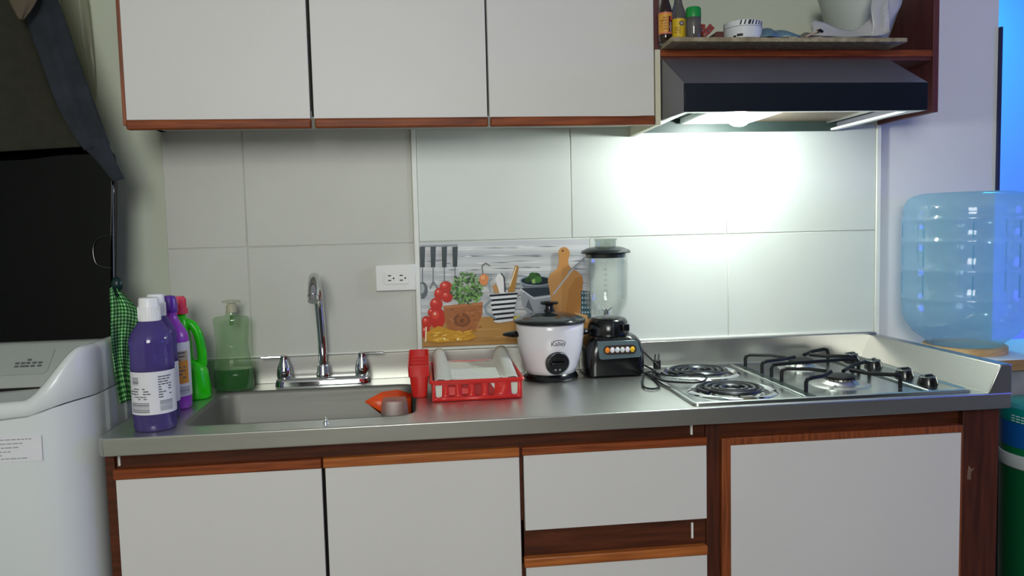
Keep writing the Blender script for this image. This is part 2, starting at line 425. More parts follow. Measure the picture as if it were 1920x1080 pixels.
# half wall with ledge at the right ----------------------------------
hw = struct('wall_partition', B(2.2165, 3.0, -.30, .012, 0, .905), mat('grey_render', '9a9a96', .9, c2='7b7b78', scale=12, bump=.5, bscale=40))
mk('ledge_board', B(2.2165, 3.02, -.312, .012, .905, .93), mat('ledge_white', 'dcdad4', .5, var=.05), hw, bevel=.003)
mk('ledge_edge', B(2.2165, 3.02, -.318, -.312, .903, .93), mat('ledge_wood', 'b08a5c', .5, c2='94703f', scale=9, stretch=(.8, 6, 14)), hw)

# ================================================================ lower cabinet
DF = -.5088
lc = thing('base_cabinet', (1.2, -.27, 0), 'reddish wood lower cabinet with white doors and drawers beneath the steel counter', 'cabinet')
bm = NB()
box(bm, .2126, .231, -.50, -.02, 0, .862)               # left side
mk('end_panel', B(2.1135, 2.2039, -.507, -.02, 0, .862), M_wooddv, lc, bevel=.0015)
box(bm, .231, 2.112, -.10, -.02, .08, .862)              # back
box(bm, .231, 2.112, -.488, -.10, .08, .10)
box(bm, .231, 2.112, -.46, -.44, 0, .08)
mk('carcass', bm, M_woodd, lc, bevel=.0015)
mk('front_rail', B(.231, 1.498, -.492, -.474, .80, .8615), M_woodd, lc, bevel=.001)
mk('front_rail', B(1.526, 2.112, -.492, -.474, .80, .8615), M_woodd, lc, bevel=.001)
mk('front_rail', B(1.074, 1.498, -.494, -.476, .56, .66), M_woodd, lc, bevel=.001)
mk('divider', B(.6505, .6565, -.49, -.1, .1, .81), M_dark, lc)
mk('divider', B(1.0725, 1.080, -.494, -.1, .1, .83), M_woodd, lc)
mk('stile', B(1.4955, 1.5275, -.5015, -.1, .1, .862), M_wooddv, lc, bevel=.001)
def door(x0, x1, ztop, zs, zbot, name='door', m=M_wood):
    d = mk(name, B(x0, x1, DF, DF+.017, zbot, ztop), M_lam, lc, bevel=.001, bseg=1)
    mk('pull_strip', B(x0-.004, x1+.001, DF-.004, DF+.016, ztop+.0004, zs), m, d, bevel=.003)
    return d
door(.2345, .6495, .806, .8275, .12)
door(.6575, 1.0718, .806, .8275, .12, m=M_woodo)
door(1.0815, 1.4945, .8085, .8275, .640, 'drawer')
door(1.0815, 1.4945, .5565, .5785, .385, 'drawer', M_woodo)
d = mk('door', B(1.5502, 2.1084, DF, DF+.017, .12, .8045), M_lam, lc, bevel=.001, bseg=1)
mk('door_frame', box(box(NB(), 1.5285, 1.5500, DF-.003, DF+.017, .12, .8225), 1.55, 2.111, DF-.002, DF+.017, .805, .8225), M_woodv, d, bevel=.002)
mk('door_frame', B(2.1086, 2.113, DF, DF+.017, .12, .805), M_woodv, d, bevel=.001)
bm = NB(); 
for z0, z1 in ((.831, .858), (.592, .628)): mk('drawer_runner', B(1.462, 1.4665, -.497, -.485, z0, z1), M_wplastic, lc)
mk('runner_end', B(.237, .2415, -.4975, -.485, .832, .858), M_lam, lc)
bm = NB(); q = at(1818, 884, y=-.508)
poly_y(bm, [(q.x-.006, q.z-.018), (q.x+.003, q.z-.02), (q.x+.004, q.z-.002), (q.x+.012, q.z+.008), (q.x+.004, q.z+.006), (q.x-.002, q.z+.014), (q.x-.005, q.z)], -.5085, -.506)
mk('hinge_scar', bm, mat('splintered_wood', '7c6250', .8, var=.4, scale=60), lc)

# ================================================================ countertop
H = .9
ct = thing('countertop', (1.2, -.27, H), 'brushed stainless steel counter with sink and raised back edge', 'counter')
SX0, SX1, SY0, SY1 = .352, .852, -.462, -.108
bm = NB()
YF, YB, XR, XE = -.5388, -.004, 2.150, 2.2086
outer = [(XL, YF+.012, H), (XL+.012, YF, H), (XE, YF, H), (XE, YB, H), (XL, YB, H)]
hole = [(x, y, H) for x, y in rrect(SX0, SX1, SY0, SY1, .045)]
L_ = holed(bm, outer, [hole])
# front lip and ends
o3 = [bm.verts.new((p[0], p[1], H-.037)) for p in outer]; o4 = [bm.verts.new((p[0]+(.008 if p[0] < .3 else -.008), p[1]+(.012 if p[1] < -.4 else -.004), H-.037)) for p in outer]
n = len(outer)
for i in range(n):
    j = (i+1) % n
    bm.faces.new((L_[0][i], L_[0][j], o3[j], o3[i])).material_index = 1; bm.faces.new((o3[i], o3[j], o4[j], o4[i])).material_index = 1
mk('worktop', bm, [steel('deck_steel', 'd6d9d3', .37, var=.05), M_steel], ct, bevel=.0025, bseg=2)
bm = NB()
loops = []
for z, ins, r in ((H+.0006, -.003, .048), (H-.002, .001, .045), (H-.012, .004, .045), (.765, .008, .045), (.752, .022, .05), (.746, .07, .06)):
    loops.append([(x, y, z) for x, y in rrect(SX0+ins, SX1-ins, SY0+ins, SY1-ins, r)])
loft(bm, loops, cap0=False)
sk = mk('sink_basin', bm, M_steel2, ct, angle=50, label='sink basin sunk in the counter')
mk('drain', lathe(NB(), .60, -.29, [(.045, .747), (.045, .750), (.036, .750), (.03, .7475), (.004, .7475)], 24), M_chrome, sk)
mk('backsplash', poly_y(NB(), [(XL, H-.001), (2.20, H-.001), (2.20, Zt), (XL, Zt)], -.012, -.002), M_steel, ct, bevel=.002)
bm = NB()
pr = [(XR, H-.0005), (XE, H-.0005), (XE, H+.066), (XR+.030, H+.066)]
a = [bm.verts.new((x, YF, z)) for x, z in pr]; b = [bm.verts.new((x, -.008, z)) for x, z in pr]
bm.faces.new(a); bm.faces.new(b[::-1])
for i in range(4): bm.faces.new((a[i], b[i], b[(i+1) % 4], a[(i+1) % 4]))
mk('side_guard', bm, M_steelg, ct, bevel=.0025)
q = at(611, 794, z=H)
mk('spout_reflection', lathe(NB(), q.x, q.y, [(.0055, H), (.0055, H+.004), (.0025, H+.006), (.003, H+.011), (.001, H+.013)], 12), M_chrome, ct)  # small chrome shape added for the spout's reflection on the front rim

# ================================================================ wall cabinet
DU = -.2508
uc = thing('wall_cabinet', (1.2, -.12, 1.577), 'white three-door wall cabinet edged in reddish wood with an open niche', 'cabinet')
bm = NB()
box(bm, XC, XC+.016, -.232, .012, 1.5775, 2.3); box(bm, XC, 1.4745, -.232, .011, 1.5775, 1.594); box(bm, XC, 1.4745, -.008, .011, 1.60, 2.3); box(bm, XC, 2.2165, -.232, .011, 2.284, 2.3)
for x in (.6245, 1.044): box(bm, x, x+.01, -.228, -.01, 1.594, 2.29)
mk('carcass', bm, mat('cabinet_white', 'cfcec6', .6, var=.05), uc, bevel=.001)
dx = ((.2087, .6243), (.6322, 1.0448), (1.0495, 1.4612))
for i, (x0, x1) in enumerate(dx):
    d = mk('door', B(x0, x1, DU, DU+.017, 1.5735, 2.29), M_lam, uc, bevel=.001, bseg=1)
    mk('pull_strip', B(x0-.001+.003*(i > 0), x1+.001, DU-.003, DU+.016, 1.5515, 1.5733), M_wood, d, bevel=.0035)
    if i == 0: mk('edge_strip', B(.2000, .2085, DU+.001, DU+.018, 1.562, 2.29), M_woodv, d, bevel=.001)
for x0, x1 in ((.6258, .6307), (1.0456, 1.0488)): mk('door_gap', B(x0, x1, -.2335, -.231, 1.58, 2.29), M_dark, uc)
mk('side_panel', B(1.4618, 1.4775, -.246, .011, 1.735, 2.29), M_woodm, uc, bevel=.001)
mk('side_panel', B(1.4640, 1.4775, -.2515, .011, 1.551, 1.735), mat('cream_edge', 'cfcbb4', .6, var=.08), uc, bevel=.001)
mk('side_panel', B(2.2005, 2.2165, -.2508, .011, 1.577, 2.29), M_woodm, uc, bevel=.001)
mk('niche_floor', B(1.4775, 2.2005, -.245, .011, 1.709, 1.7355), M_woodm, uc, bevel=.001)
mk('niche_front_rail', B(1.4785, 2.2, -.2505, -.245, 1.718, 1.7355), M_wood, uc, bevel=.002)

# loose board with everything on it
sb = mk('shelf_board', None or B(1.4795, 2.079, -.330, -.03, 1.7358, 1.7465), mat('chipboard', 'a39a80', .85, c2='7d7058', scale=70, bump=.4, bscale=120), loc=(1.78, -.18, 1.7358), bevel=.0015, bseg=1,
        label='chipboard shelf board jutting forward above the black extractor hood', cat='shelf')

# ================================================================ range hood
HX0, HX1, HYF = 1.480, 2.072, -.42
hd = thing('range_hood', (1.77, -.2, 1.557), 'black extractor hood with its lamp lit above the stove', 'hood')
bm = NB()
sec = [(-.245, 1.7085), (-.262, 1.7085), (HYF, 1.622), (HYF, 1.5572), (-.008, 1.5665), (-.008, 1.7085)]
# shell: sides, sloped top and front as sheet metal
M_hood = mat('hood_black', '0b131f', .35, var=.1, scale=10)
M_hoods = mat('hood_grey', '6a6a72', .4, metal=.2, var=.08, scale=10)
def wallx(x, xi):
    poly = [(y, z) for y, z in ((-.008, 1.570), (HYF, 1.5572), (HYF, 1.622), (-.262, 1.7085), (-.008, 1.7085))]
    a = [bm.verts.new((x, y, z)) for y, z in poly]; b = [bm.verts.new((xi, y, z)) for y, z in poly]
    bm.faces.new(a).material_index = 1; bm.faces.new(b[::-1]).material_index = 1
    for i in range(5): bm.faces.new((a[i], b[i], b[(i+1) % 5], a[(i+1) % 5])).material_index = 1
wallx(HX0, HX0+.004); wallx(HX1-.004, HX1)
def sheet(p, q, t, mi):
    (y0, z0), (y1, z1) = p, q; dy, dz = y1-y0, z1-z0; l = math.hypot(dy, dz); ny, nz = -dz/l*t, dy/l*t
    pts = [(y0, z0), (y1, z1), (y1+ny, z1+nz), (y0+ny, z0+nz)]
    a = [bm.verts.new((HX0+.004, y, z)) for y, z in pts]; b = [bm.verts.new((HX1-.004, y, z)) for y, z in pts]
    bm.faces.new(a).material_index = mi; bm.faces.new(b[::-1]).material_index = mi
    for i in range(4): bm.faces.new((a[i], b[i], b[(i+1) % 4], a[(i+1) % 4])).material_index = mi
sheet((HYF, 1.622), (-.262, 1.7085), -.004, 1)
sheet((-.262, 1.7085), (-.008, 1.7085), -.003, 1)
mk('shell', bm, [M_hood, M_hoods], hd)
mk('front_panel', B(HX0+.0, HX1, HYF-.001, HYF+.005, 1.5572, 1.622), M_hood, hd, bevel=.001)
M_hwhite = mat('hood_inner_white', 'd9dedb', .3, var=.04)
mk('bottom_rim', box(box(box(NB(), HX0+.004, HX1-.004, HYF+.005, HYF+.022, 1.5575, 1.563), HX0+.004, HX0+.022, HYF+.022, -.01, 1.561, 1.567), HX1-.022, HX1-.004, HYF+.022, -.01, 1.561, 1.567), M_hwhite, hd)
mk('inner_tray', B(HX0+.004, HX1-.004, HYF+.022, -.010, 1.598, 1.602), mat('hood_inner_green', '5d706b', .4, var=.2, scale=14), hd)
mk('lamp_housing', B(1.60, 1.80, -.33, -.03, 1.580, 1.598), M_hwhite, hd, bevel=.004)
fl = mk('grease_filter', B(1.815, 2.03, -.36, -.03, 1.585, 1.597), mat('filter_mesh', '7d6a55', .5, metal=.6, c2='4c443a', scale=300), hd, bevel=.003)
mk('filter_frame', box(box(NB(), 1.815, 2.03, -.368, -.36, 1.580, 1.597), 2.03, 2.038, -.36, -.03, 1.580, 1.597), M_alu, fl)
mk('back_baffle', B(HX0+.004, HX1-.004, -.018, -.008, 1.560, 1.60), mat('baffle_dark', '2f3d3a', .5, var=.2), hd)
bl, ntl, b_ = nmat('lit_bulb'); b_.inputs['Emission Color'].default_value = (.93, 1, .96, 1); b_.inputs['Emission Strength'].default_value = 40
mk('bulb', ball(NB(), (1.70, -.20, 1.568), .017, 16, sx=1.7), bl, hd, label='glowing white bulb')

# ================================================================ cooktop
GX0, GX1, GY0, GY1 = 1.463, 2.128, -.520, -.048
Zc = H+.0005
ck = thing('cooktop', (1.79, -.28, Zc), 'steel built-in stove top with two electric coils and two gas burners', 'stove')
bm = NB()
loops = []
for ins, z in ((0, Zc), (.001, Zc+.006), (.007, Zc+.0075), (.012, Zc+.005), (.018, Zc+.004)):
    loops.append([(x, y, z) for x, y in rrect(GX0+ins, GX1-ins, GY0+ins, GY1-ins, .012, 3)])
loft(bm, loops, cap0=False, cap1=False)
c1, c2 = (1.5965, -.402), (1.6035, -.166)
holed(bm, loops[-1], [circ(c1[0], c1[1], Zc+.004, .088), circ(c2[0], c2[1], Zc+.004, .088)])
mk('plate', bm, M_steelv, ck, angle=25)
Zp = Zc+.004
mk('divider_channel', B(1.742, 1.757, -.50, -.065, Zp, Zp+.0015), mat('channel_green', '31403c', .35, metal=.5, var=.2), ck)
for x in (1.729, 2.028): mk('divider_rib', B(x, x+.009, -.503, -.062, Zp, Zp+.003), M_steelv, ck, bevel=.002)
mk('channel', B(2.014, 2.023, -.50, -.065, Zp, Zp+.001), mat('channel_green', '31403c'), ck)
M_coil = mat('coil_black', '55585a', .33, metal=.9, var=.3, scale=60)
for cx, cy in (c1, c2):
    bm = lathe(NB(), cx, cy, [(.084, Zp-.006), (.088, Zp+.001), (.096, Zp+.0055), (.103, Zp+.003), (.106, Zp+.0005)], 40, False, False)
    bw = mk('drip_bowl', bm, M_chrome, ck)
    mk('bowl_pan', lathe(NB(), cx, cy, [(.088, Zp), (.06, Zp-.010), (.02, Zp-.013), (.001, Zp-.013)], 32, False, True), mat('bowl_black', '0d0f10', .3, metal=.6, var=.3), bw)
    pts = []
    for k in range(int(3.6*36)+1):
        a = 2*PI*k/36; r = .019+.0172*k/36
        pts.append((cx+r*math.cos(a), cy+r*math.sin(a), Zp+.0075))
    bm = tube(NB(), pts, .0048, 8)
    for k in range(3):
        a = 2*PI*k/3+.4
        tube(bm, [(cx, cy, Zp+.001), (cx+.085*math.cos(a), cy+.085*math.sin(a), Zp+.001)], .0018, 6)
    mk('coil', bm, M_coil, ck)
g1, g2 = (1.8775, -.386), (1.896, -.150)
for (cx, cy), s in ((g1, 1.0), (g2, .9)):
    bn = mk('burner', lathe(NB(), cx, cy, [(.07*s, Zp), (.066*s, Zp+.002), (.045*s, Zp+.004), (.034*s, Zp+.014), (.036*s, Zp+.016), (.001, Zp+.016)], 32, False), M_alu, ck)
    mk('burner_cap', lathe(NB(), cx, cy, [(.036*s, Zp+.0165), (.038*s, Zp+.019), (.037*s, Zp+.022), (.028*s, Zp+.0245), (.002, Zp+.026)], 32), M_blackm, bn)
    bm = NB()
    for k in range(20):
        a = 2*PI*k/20; x, y = cx+.0345*s*math.cos(a), cy+.0345*s*math.sin(a)
        box(bm, x-.0012, x+.0012, y-.0012, y+.0012, Zp+.006, Zp+.0155)
    mk('flame_ports', bm, mat('port_dark', '3a3128', .6, var=.3), bn)
for i, (u, v) in enumerate(((1584, 668), (1631, 679), (1677, 699), (1722, 714))):
    q = at(u, v, z=Zp+.008); q.x = (2.080, 2.081, 2.077, 2.0745)[i]; q.y = (-.083, -.193, -.336, -.433)[i]
    kb = mk('knob', lathe(NB(), q.x, q.y, [(.0235, Zp), (.0230, Zp+.004), (.0185, Zp+.018), (.0175, Zp+.020)], 28), M_black, ck)
    mk('knob_face', lathe(NB(), q.x, q.y, [(.0176, Zp+.0198), (.0170, Zp+.0206), (.001, Zp+.0208)], 28), mat('knob_grey', '525c58', .35, metal=.4, var=.08), kb)
    mk('knob_ring', tube(NB(), [(q.x+.0178*math.cos(2*PI*k/24), q.y+.0178*math.sin(2*PI*k/24), Zp+.0185) for k in range(24)], .0009, 6, True), M_chrome, kb)
    bm = NB(); a = (.5, .9, .2, .3)[i]
    c, s = math.cos(a), math.sin(a)
    prof = [(-.0165, .0204), (-.012, .0245), (.012, .0245), (.0165, .0204)]
    A_ = [bm.verts.new((q.x+t*c-.004*s, q.y+t*s+.004*c, Zp+z)) for t, z in prof]; B_ = [bm.verts.new((q.x+t*c+.004*s, q.y+t*s-.004*c, Zp+z)) for t, z in prof]
    bm.faces.new(A_); bm.faces.new(B_[::-1])
    for k in range(4): bm.faces.new((A_[k], B_[k], B_[(k+1) % 4], A_[(k+1) % 4]))
    mk('knob_grip', bm, M_black, kb, bevel=.001)
def grate(name_lbl, prongs, rods, c):
    t = thing('pan_support', (c[0], c[1], Zp), name_lbl, 'grate', 'wire pan supports on the stove')
    zt = Zp+.033
    for (x, y), (ex, ey, ez) in prongs:
        d = .012 if ex > x else -.012
        mk('prong', tube(NB(), [(x, y, Zp+.001), (x, y, zt-.010), (x+d*.25, y, zt-.003), (x+d, y, zt), ((x+ex)/2+d, (y+ey)/2, zt-.001), (ex, ey, zt+ez)], .0047, 8), M_blackm, t)
    for pts in rods: mk('rod', tube(NB(), pts, .0047, 8), M_blackm, t)
zt = Zp+.033
grate('black wire pan support over the rear gas burner', [((1.757, -.105), (1.858, -.140, -.006)), ((1.757, -.212), (1.868, -.170, .0)), ((2.02, -.065), (1.925, -.110, -.006)), ((2.02, -.195), (1.92, -.150, .002))],
      [[(1.760, -.262, Zp+.001), (1.760, -.262, zt-.010), (1.766, -.261, zt-.001), (1.80, -.258, zt), (1.98, -.238, zt), (2.008, -.235, zt-.002), (2.014, -.234, zt-.012), (2.014, -.234, Zp+.001)]], g2)
grate('black wire pan support over the front gas burner', [((1.757, -.326), (1.862, -.352, -.006)), ((1.757, -.452), (1.842, -.408, .004)), ((2.014, -.285), (1.905, -.352, -.008)), ((1.985, -.462), (1.895, -.398, .004))], [], g1)

# ================================================================ faucet
fx = .603
fc = thing('faucet', (fx, -.045, H), 'chrome two-handle mixer tap with arched spout behind the sink', 'faucet')
bm = NB(); 
loft(bm, [[(x, y, z) for x, y in rrect(.476+i, .729-i, -.075+i*.7, -.018-i*.7, r, 4)] for z, i, r in ((H, 0, .026), (H+.012, .002, .025), (H+.019, .007, .02), (H+.021, .012, .016))])
mk('base_plate', bm, M_chrome, fc, angle=60)
mk('collar', lathe(NB(), fx, -.045, [(.019, H+.019), (.019, H+.030), (.0165, H+.034), (.0165, H+.048), (.014, H+.052)], 24), M_chrome, fc)
sp = [(fx, -.045, H+.04), (fx, -.046, H+.10), (fx-.002, -.048, H+.17), (fx-.004, -.052, H+.225), (fx-.005, -.066, H+.262), (fx-.005, -.092, H+.285), (fx-.004, -.122, H+.288), (fx-.002, -.150, H+.272), (fx-.001, -.170, H+.245)]
s_ = mk('spout', tube(NB(), sp, [.0115, .0148], 16, sub=6), M_chrome, fc, angle=60)
d = (Vector(sp[-1])-Vector(sp[-2])).normalized()
mk('nozzle', tube(NB(), [Vector(sp[-1])-d*.001, Vector(sp[-1])+d*.014], .0135, 16), M_chrome, s_)
for s, x in ((-1, .501), (1, .706)):
    hb = mk('handle', lathe(NB(), x, -.045, [(.018, H+.019), (.020, H+.027), (.0195, H+.040), (.0155, H+.056), (.010, H+.068), (.010, H+.071), (.010, H+.079), (.004, H+.082)], 24), M_chrome, fc)
    mk('lever', tube(NB(), [(x, -.045, H+.0765), (x+s*.025, -.047, H+.0775), (x+s*.058, -.05, H+.0775)], [.0048, .0036], 10), M_chrome, hb)
mk('tap_dot', B(.699, .709, -.0765, -.074, H+.006, H+.013), mat('red_dot', 'c0202c', .4, var=.05), fc)

# ================================================================ outlet
o = thing('wall_outlet', (.802, 0, 1.176), 'white double power socket on the tiles beside the printed tile', 'socket')
pl = mk('face_plate', B(.7475, .8565, -.0115, -.0002, 1.1405, 1.2125), M_wplastic, o, bevel=.003)
mk('insert', B(.773, .8385, -.0135, -.0112, 1.159, 1.192), M_wplastic, o, bevel=.001)
for cx in (.787, .8185):
    bm = NB()
    for dz in (.0065, -.0065): box(bm, cx-.0055, cx+.003, -.0139, -.0133, 1.176+dz-.0014, 1.176+dz+.0014)
    lathe_y = [(cx+.0095+.0022*math.cos(2*PI*k/10), 1.175+.0024*math.sin(2*PI*k/10)) for k in range(10)]
    poly_y(bm, lathe_y, -.0139, -.0133)
    mk('socket_slots', bm, M_dark, o)

# ================================================================ bottles on the left
M_purp = thin('purple_clear', 'b2a2e2', .12, .08, .42, '8a78c8')
M_purpl = mat('purple_liquid', '2a1158', .12, var=.1, coat=.5)
M_cap = mat('white_cap', 'e8e8ea', .35, var=.02)
def print_block(bm, cx, cy, r, a0, a1, z0, z1, rows, rnd, fill=.8, fy=1):
    h = (z1-z0)/rows
    for k in range(rows):
        a = a0
        while a < a1-1:
            l = rnd.uniform(4, 14); b = min(a1, a+l)
            if rnd.random() < fill: patch(bm, cx, cy, r, a, b, z0+h*k+h*.25, z0+h*k+h*.7, 3, 0, fy)
            a = b+rnd.uniform(.8, 2)
def barcode(bm, cx, cy, r, a0, a1, z0, z1, n, rnd):
    for k in range(n):
        z = z0+(z1-z0)*k/n
        patch(bm, cx, cy, r, a0, a1, z, z+(z1-z0)/n*rnd.uniform(.3, .75), 5)
def purple_bottle(cx, cy, r, label, seed, capang=0):
    rnd = random.Random(seed)
    t = thing('cleaner_bottle', (cx, cy, H), label, 'bottle', 'purple floor cleaner bottles on the counter')
    prof = [(r*.93, H+.001), (r, H+.008), (r*.97, H+.018), (r, H+.026), (r, H+.036), (r*1.0, H+.128), (r*1.03, H+.132), (r*1.0, H+.140), (r*1.0, H+.176), (r*1.03, H+.182), (r*1.01, H+.19), (r*.86, H+.206), (r*.62, H+.222), (r*.45, H+.230), (r*.44, H+.238)]
    mk('body', lathe(NB(), cx, cy, prof, 36), M_purp, t, angle=50)
    mk('liquid', lathe(NB(), cx, cy, [(q*.96, z+.001) for q, z in prof[:7]], 32), M_purpl, t, angle=50)
    cp = mk('cap', lathe(NB(), cx, cy, [(r*.52, H+.229), (r*.53, H+.233), (r*.46, H+.274), (r*.42, H+.277)], 28), M_cap, t, angle=40)
    bm = NB()
    for k in range(28):
        a = 2*PI*k/28; rr_ = r*.515
        box(bm, cx+rr_*math.cos(a)-.0006, cx+rr_*math.cos(a)+.0006, cy+rr_*math.sin(a)-.0006, cy+rr_*math.sin(a)+.0006, H+.231, H+.258)
    mk('cap_ribs', bm, M_cap, cp)
    lb = mk('label', patch(NB(), cx, cy, r+.0008, -125, 125, H+.037, H+.126, 40), M_label, t)
    bm = NB(); R_ = r+.0012
    print_block(bm, cx, cy, R_, -55, 12, H+.078, H+.094, 3, rnd); barcode(bm, cx, cy, R_, -52, 5, H+.042, H+.063, 9, rnd)
    print_block(bm, cx, cy, R_, -40, 0, H+.068, H+.077, 2, rnd, .6)
    barcode(bm, cx, cy, R_, -45, -22, H+.100, H+.116, 6, rnd)
    print_block(bm, cx, cy, R_, 30, 68, H+.070, H+.118, 9, rnd, .75); barcode(bm, cx, cy, R_, 32, 70, H+.044, H+.066, 8, rnd)
    mk('label_print', bm, M_print, lb)
    return t
purple_bottle(.3045, -.462, .0425, 'purple bottle with white cap and printed label at the front of the counter', 5)
purple_bottle(.286, -.362, .0385, 'purple bottle with white cap half hidden behind the front purple bottle', 9)

cx, cy = .2865, -.27
t = thing('softener_bottle', (cx, cy, H), 'violet opaque bottle with orange and white label beside the green bottle', 'bottle')
M_vio = mat('violet_plastic', '9a3fc0', .28, var=.06)
M_viod = mat('violet_cap', '5d2ba0', .3, var=.06)
prof = [(.034, H+.001), (.038, H+.006), (.0385, H+.03), (.0385, H+.15), (.0385, H+.165), (.036, H+.178), (.028, H+.193), (.020, H+.206), (.0155, H+.217), (.0150, H+.228), (.0165, H+.23)]
mk('body', lathe(NB(), cx, cy, prof, 36), M_vio, t, angle=50)
mk('cap', lathe(NB(), cx, cy, [(.017, H+.228), (.0180, H+.232), (.0172, H+.236), (.0165, H+.256), (.0125, H+.265), (.004, H+.267)], 28), M_viod, t, angle=40)
lb = mk('label', patch(NB(), cx, cy, .0392, -60, 110, H+.032, H+.158, 30), M_label, t)
rnd = random.Random(4)
mk('label_panel', patch(NB(), cx, cy, .0395, 15, 72, H+.062, H+.115, 12), mat('label_orange', 'd9922e', .45, var=.1), lb)
mk('label_panel', patch(NB(), cx, cy, .0395, 15, 72, H+.115, H+.138, 12), mat('label_tan', 'b7a68c', .45, var=.1), lb)
bm = NB(); print_block(bm, cx, cy, .0398, 18, 60, H+.072, H+.138, 8, rnd, .7); barcode(bm, cx, cy, .0398, 5, 75, H+.037, H+.055, 7, rnd)
mk('label_print', bm, M_print, lb)

gx, gy = .293, -.165
t = thing('bleach_bottle', (gx, gy, H), 'bright green plastic jug with loop handle and pink cap', 'bottle')
M_green = mat('bright_green_plastic', '2bd014', .25, var=.06)
secs = []
for z, x0, x1, hy in ((.001, .254, .338, .028), (.006, .250, .3415, .032), (.03, .250, .3405, .032), (.07, .250, .335, .031), (.088, .250, .327, .03), (.100, .250, .304, .029), (.14, .250, .301, .028), (.18, .250, .298, .026), (.195, .252, .296, .023), (.208, .258, .291, .018), (.216, .262, .286, .0125)):
    secs.append(circ((x0+x1)/2, gy, H+z, (x1-x0)/2, hy, 28, 2.6))
mk('body', loft(NB(), secs), M_green, t, angle=60)
mk('handle', tube(NB(), [(.288, gy, H+.190), (.303, gy, H+.186), (.316, gy, H+.166), (.322, gy, H+.140), (.325, gy, H+.110), (.324, gy, H+.083)], [.0105, .0115], 14, sub=5), M_green, t, angle=60)
M_pink = mat('pink_cap', 'e0425f', .3, var=.05); mcx = .274
cp = mk('cap', lathe(NB(), mcx, gy, [(.0225, H+.213), (.0225, H+.227), (.0185, H+.228), (.0175, H+.252), (.0150, H+.256), (.003, H+.256)], 28), M_pink, t, angle=35)
bm = NB()
for k in range(18):
    a = 2*PI*k/18; x, y = mcx+.0182*math.cos(a), gy+.0182*math.sin(a); box(bm, x-.001, x+.001, y-.001, y+.001, H+.229, H+.25)
mk('cap_ribs', bm, M_pink, cp)

cx, cy = .377, -.075
t = thing('dish_soap_bottle', (cx, cy, H), 'clear waisted soap bottle one third full of green liquid', 'bottle')
prof = [(.047, H+.001), (.051, H+.006), (.051, H+.045), (.047, H+.075), (.041, H+.108), (.0405, H+.125), (.043, H+.155), (.0455, H+.182), (.0455, H+.188), (.040, H+.1925), (.016, H+.195), (.013, H+.200), (.013, H+.206)]
mk('body', lathe(NB(), cx, cy, prof, 36, fy=.62), thin('soap_clear', 'eef8ea', .10, .05, .10, 'c0dcb4'), t, angle=50)
mk('liquid', lathe(NB(), cx, cy, [(q*.965, z) for q, z in ((.047, H+.002), (.051, H+.007), (.051, H+.045), (.0497, H+.056))], 32, fy=.62), mat('green_liquid', '0b6a20', .1, var=.1, trans=.35), t, angle=50)
cp = mk('cap', lathe(NB(), cx+.003, cy, [(.0135, H+.204), (.0135, H+.222), (.011, H+.224), (.010, H+.227)], 20), mat('beige_cap', 'b9b79d', .4, var=.06), t, angle=40)
mk('dip_tube', tube(NB(), [(cx+.003, cy, H+.195), (cx, cy, H+.17)], .005, 8), mat('tube_green', '5f8a52', .4, var=.05), cp)
mk('flip_top', lathe(NB(), cx+.003, cy, [(.010, H+.2275), (.024, H+.229), (.024, H+.234), (.012, H+.236)], 20, fy=.7), thin('flip_clear', 'f0f2ea', .1, .1, .1), cp, angle=40)

# ================================================================ towel on its hook
M_ging = None
m, nt, b_ = nmat('green_gingham'); N, L = nt.nodes, nt.links
tc = N.new('ShaderNodeTexCoord'); sp_ = N.new('ShaderNodeSeparateXYZ'); L.new(tc.outputs['UV'], sp_.inputs[0])
hs = []
for ax in (0, 1):
    a = N.new('ShaderNodeMath'); a.operation = 'FRACT'; L.new(sp_.outputs[ax], a.inputs[0])
    g = N.new('ShaderNodeMath'); g.operation = 'GREATER_THAN'; g.inputs[1].default_value = .5; L.new(a.outputs[0], g.inputs[0]); hs.append(g)
ad = N.new('ShaderNodeMath'); ad.operation = 'ADD'; L.new(hs[0].outputs[0], ad.inputs[0]); L.new(hs[1].outputs[0], ad.inputs[1])
dv = N.new('ShaderNodeMath'); dv.operation = 'MULTIPLY'; dv.inputs[1].default_value = .5; L.new(ad.outputs[0], dv.inputs[0])
rp = N.new('ShaderNodeValToRGB'); rp.color_ramp.interpolation = 'CONSTANT'
rp.color_ramp.elements[0].color = (*lin('a6dc9c'), 1); rp.color_ramp.elements[1].position = .75; rp.color_ramp.elements[1].color = (*lin('0f2c18'), 1)
e2 = rp.color_ramp.elements.new(.25); e2.color = (*lin('3c9444'), 1)
L.new(dv.outputs[0], rp.inputs[0]); L.new(rp.outputs[0], b_.inputs['Base Color']); b_.inputs['Roughness'].default_value = .9
M_ging = m
M_teal = mat('dark_teal_plastic', '0e2b2a', .35, var=.1)
q = at(217, 533, y=-.205)
t = thing('towel_clip', q, 'dark teal clip at the edge of the raised washing machine lid', 'clip')
mk('clip_body', ball(NB(), (q.x+.004, -.205, q.z), .017, 16, sx=.85, sy=.9, sz=1.1), M_teal, t)
mk('clip_jaw', B(q.x-.012, q.x+.008, -.212, -.196, q.z-.030, q.z-.006), M_teal, t, bevel=.003)
bm = NB(); uvl = bm.loops.layers.uv.new('UVMap'); rows = []; nu, nv = 26, 50
uv = {}
Tl = [(206, 541, .140), (207, 580, .158), (208, 622, .1975), (211, 660, .1985), (216, 700, .199), (226, 757, .199)]
Tr = [(222, 541, .146), (258, 583, .176), (258, 622, .205), (250, 660, .2065), (248, 700, .207), (256, 753, .207)]
def tow(pth, s):
    p = smooth_path(pth, 8); f = s*(len(p)-1); i = min(int(f), len(p)-2); return p[i].lerp(p[i+1], f-i)
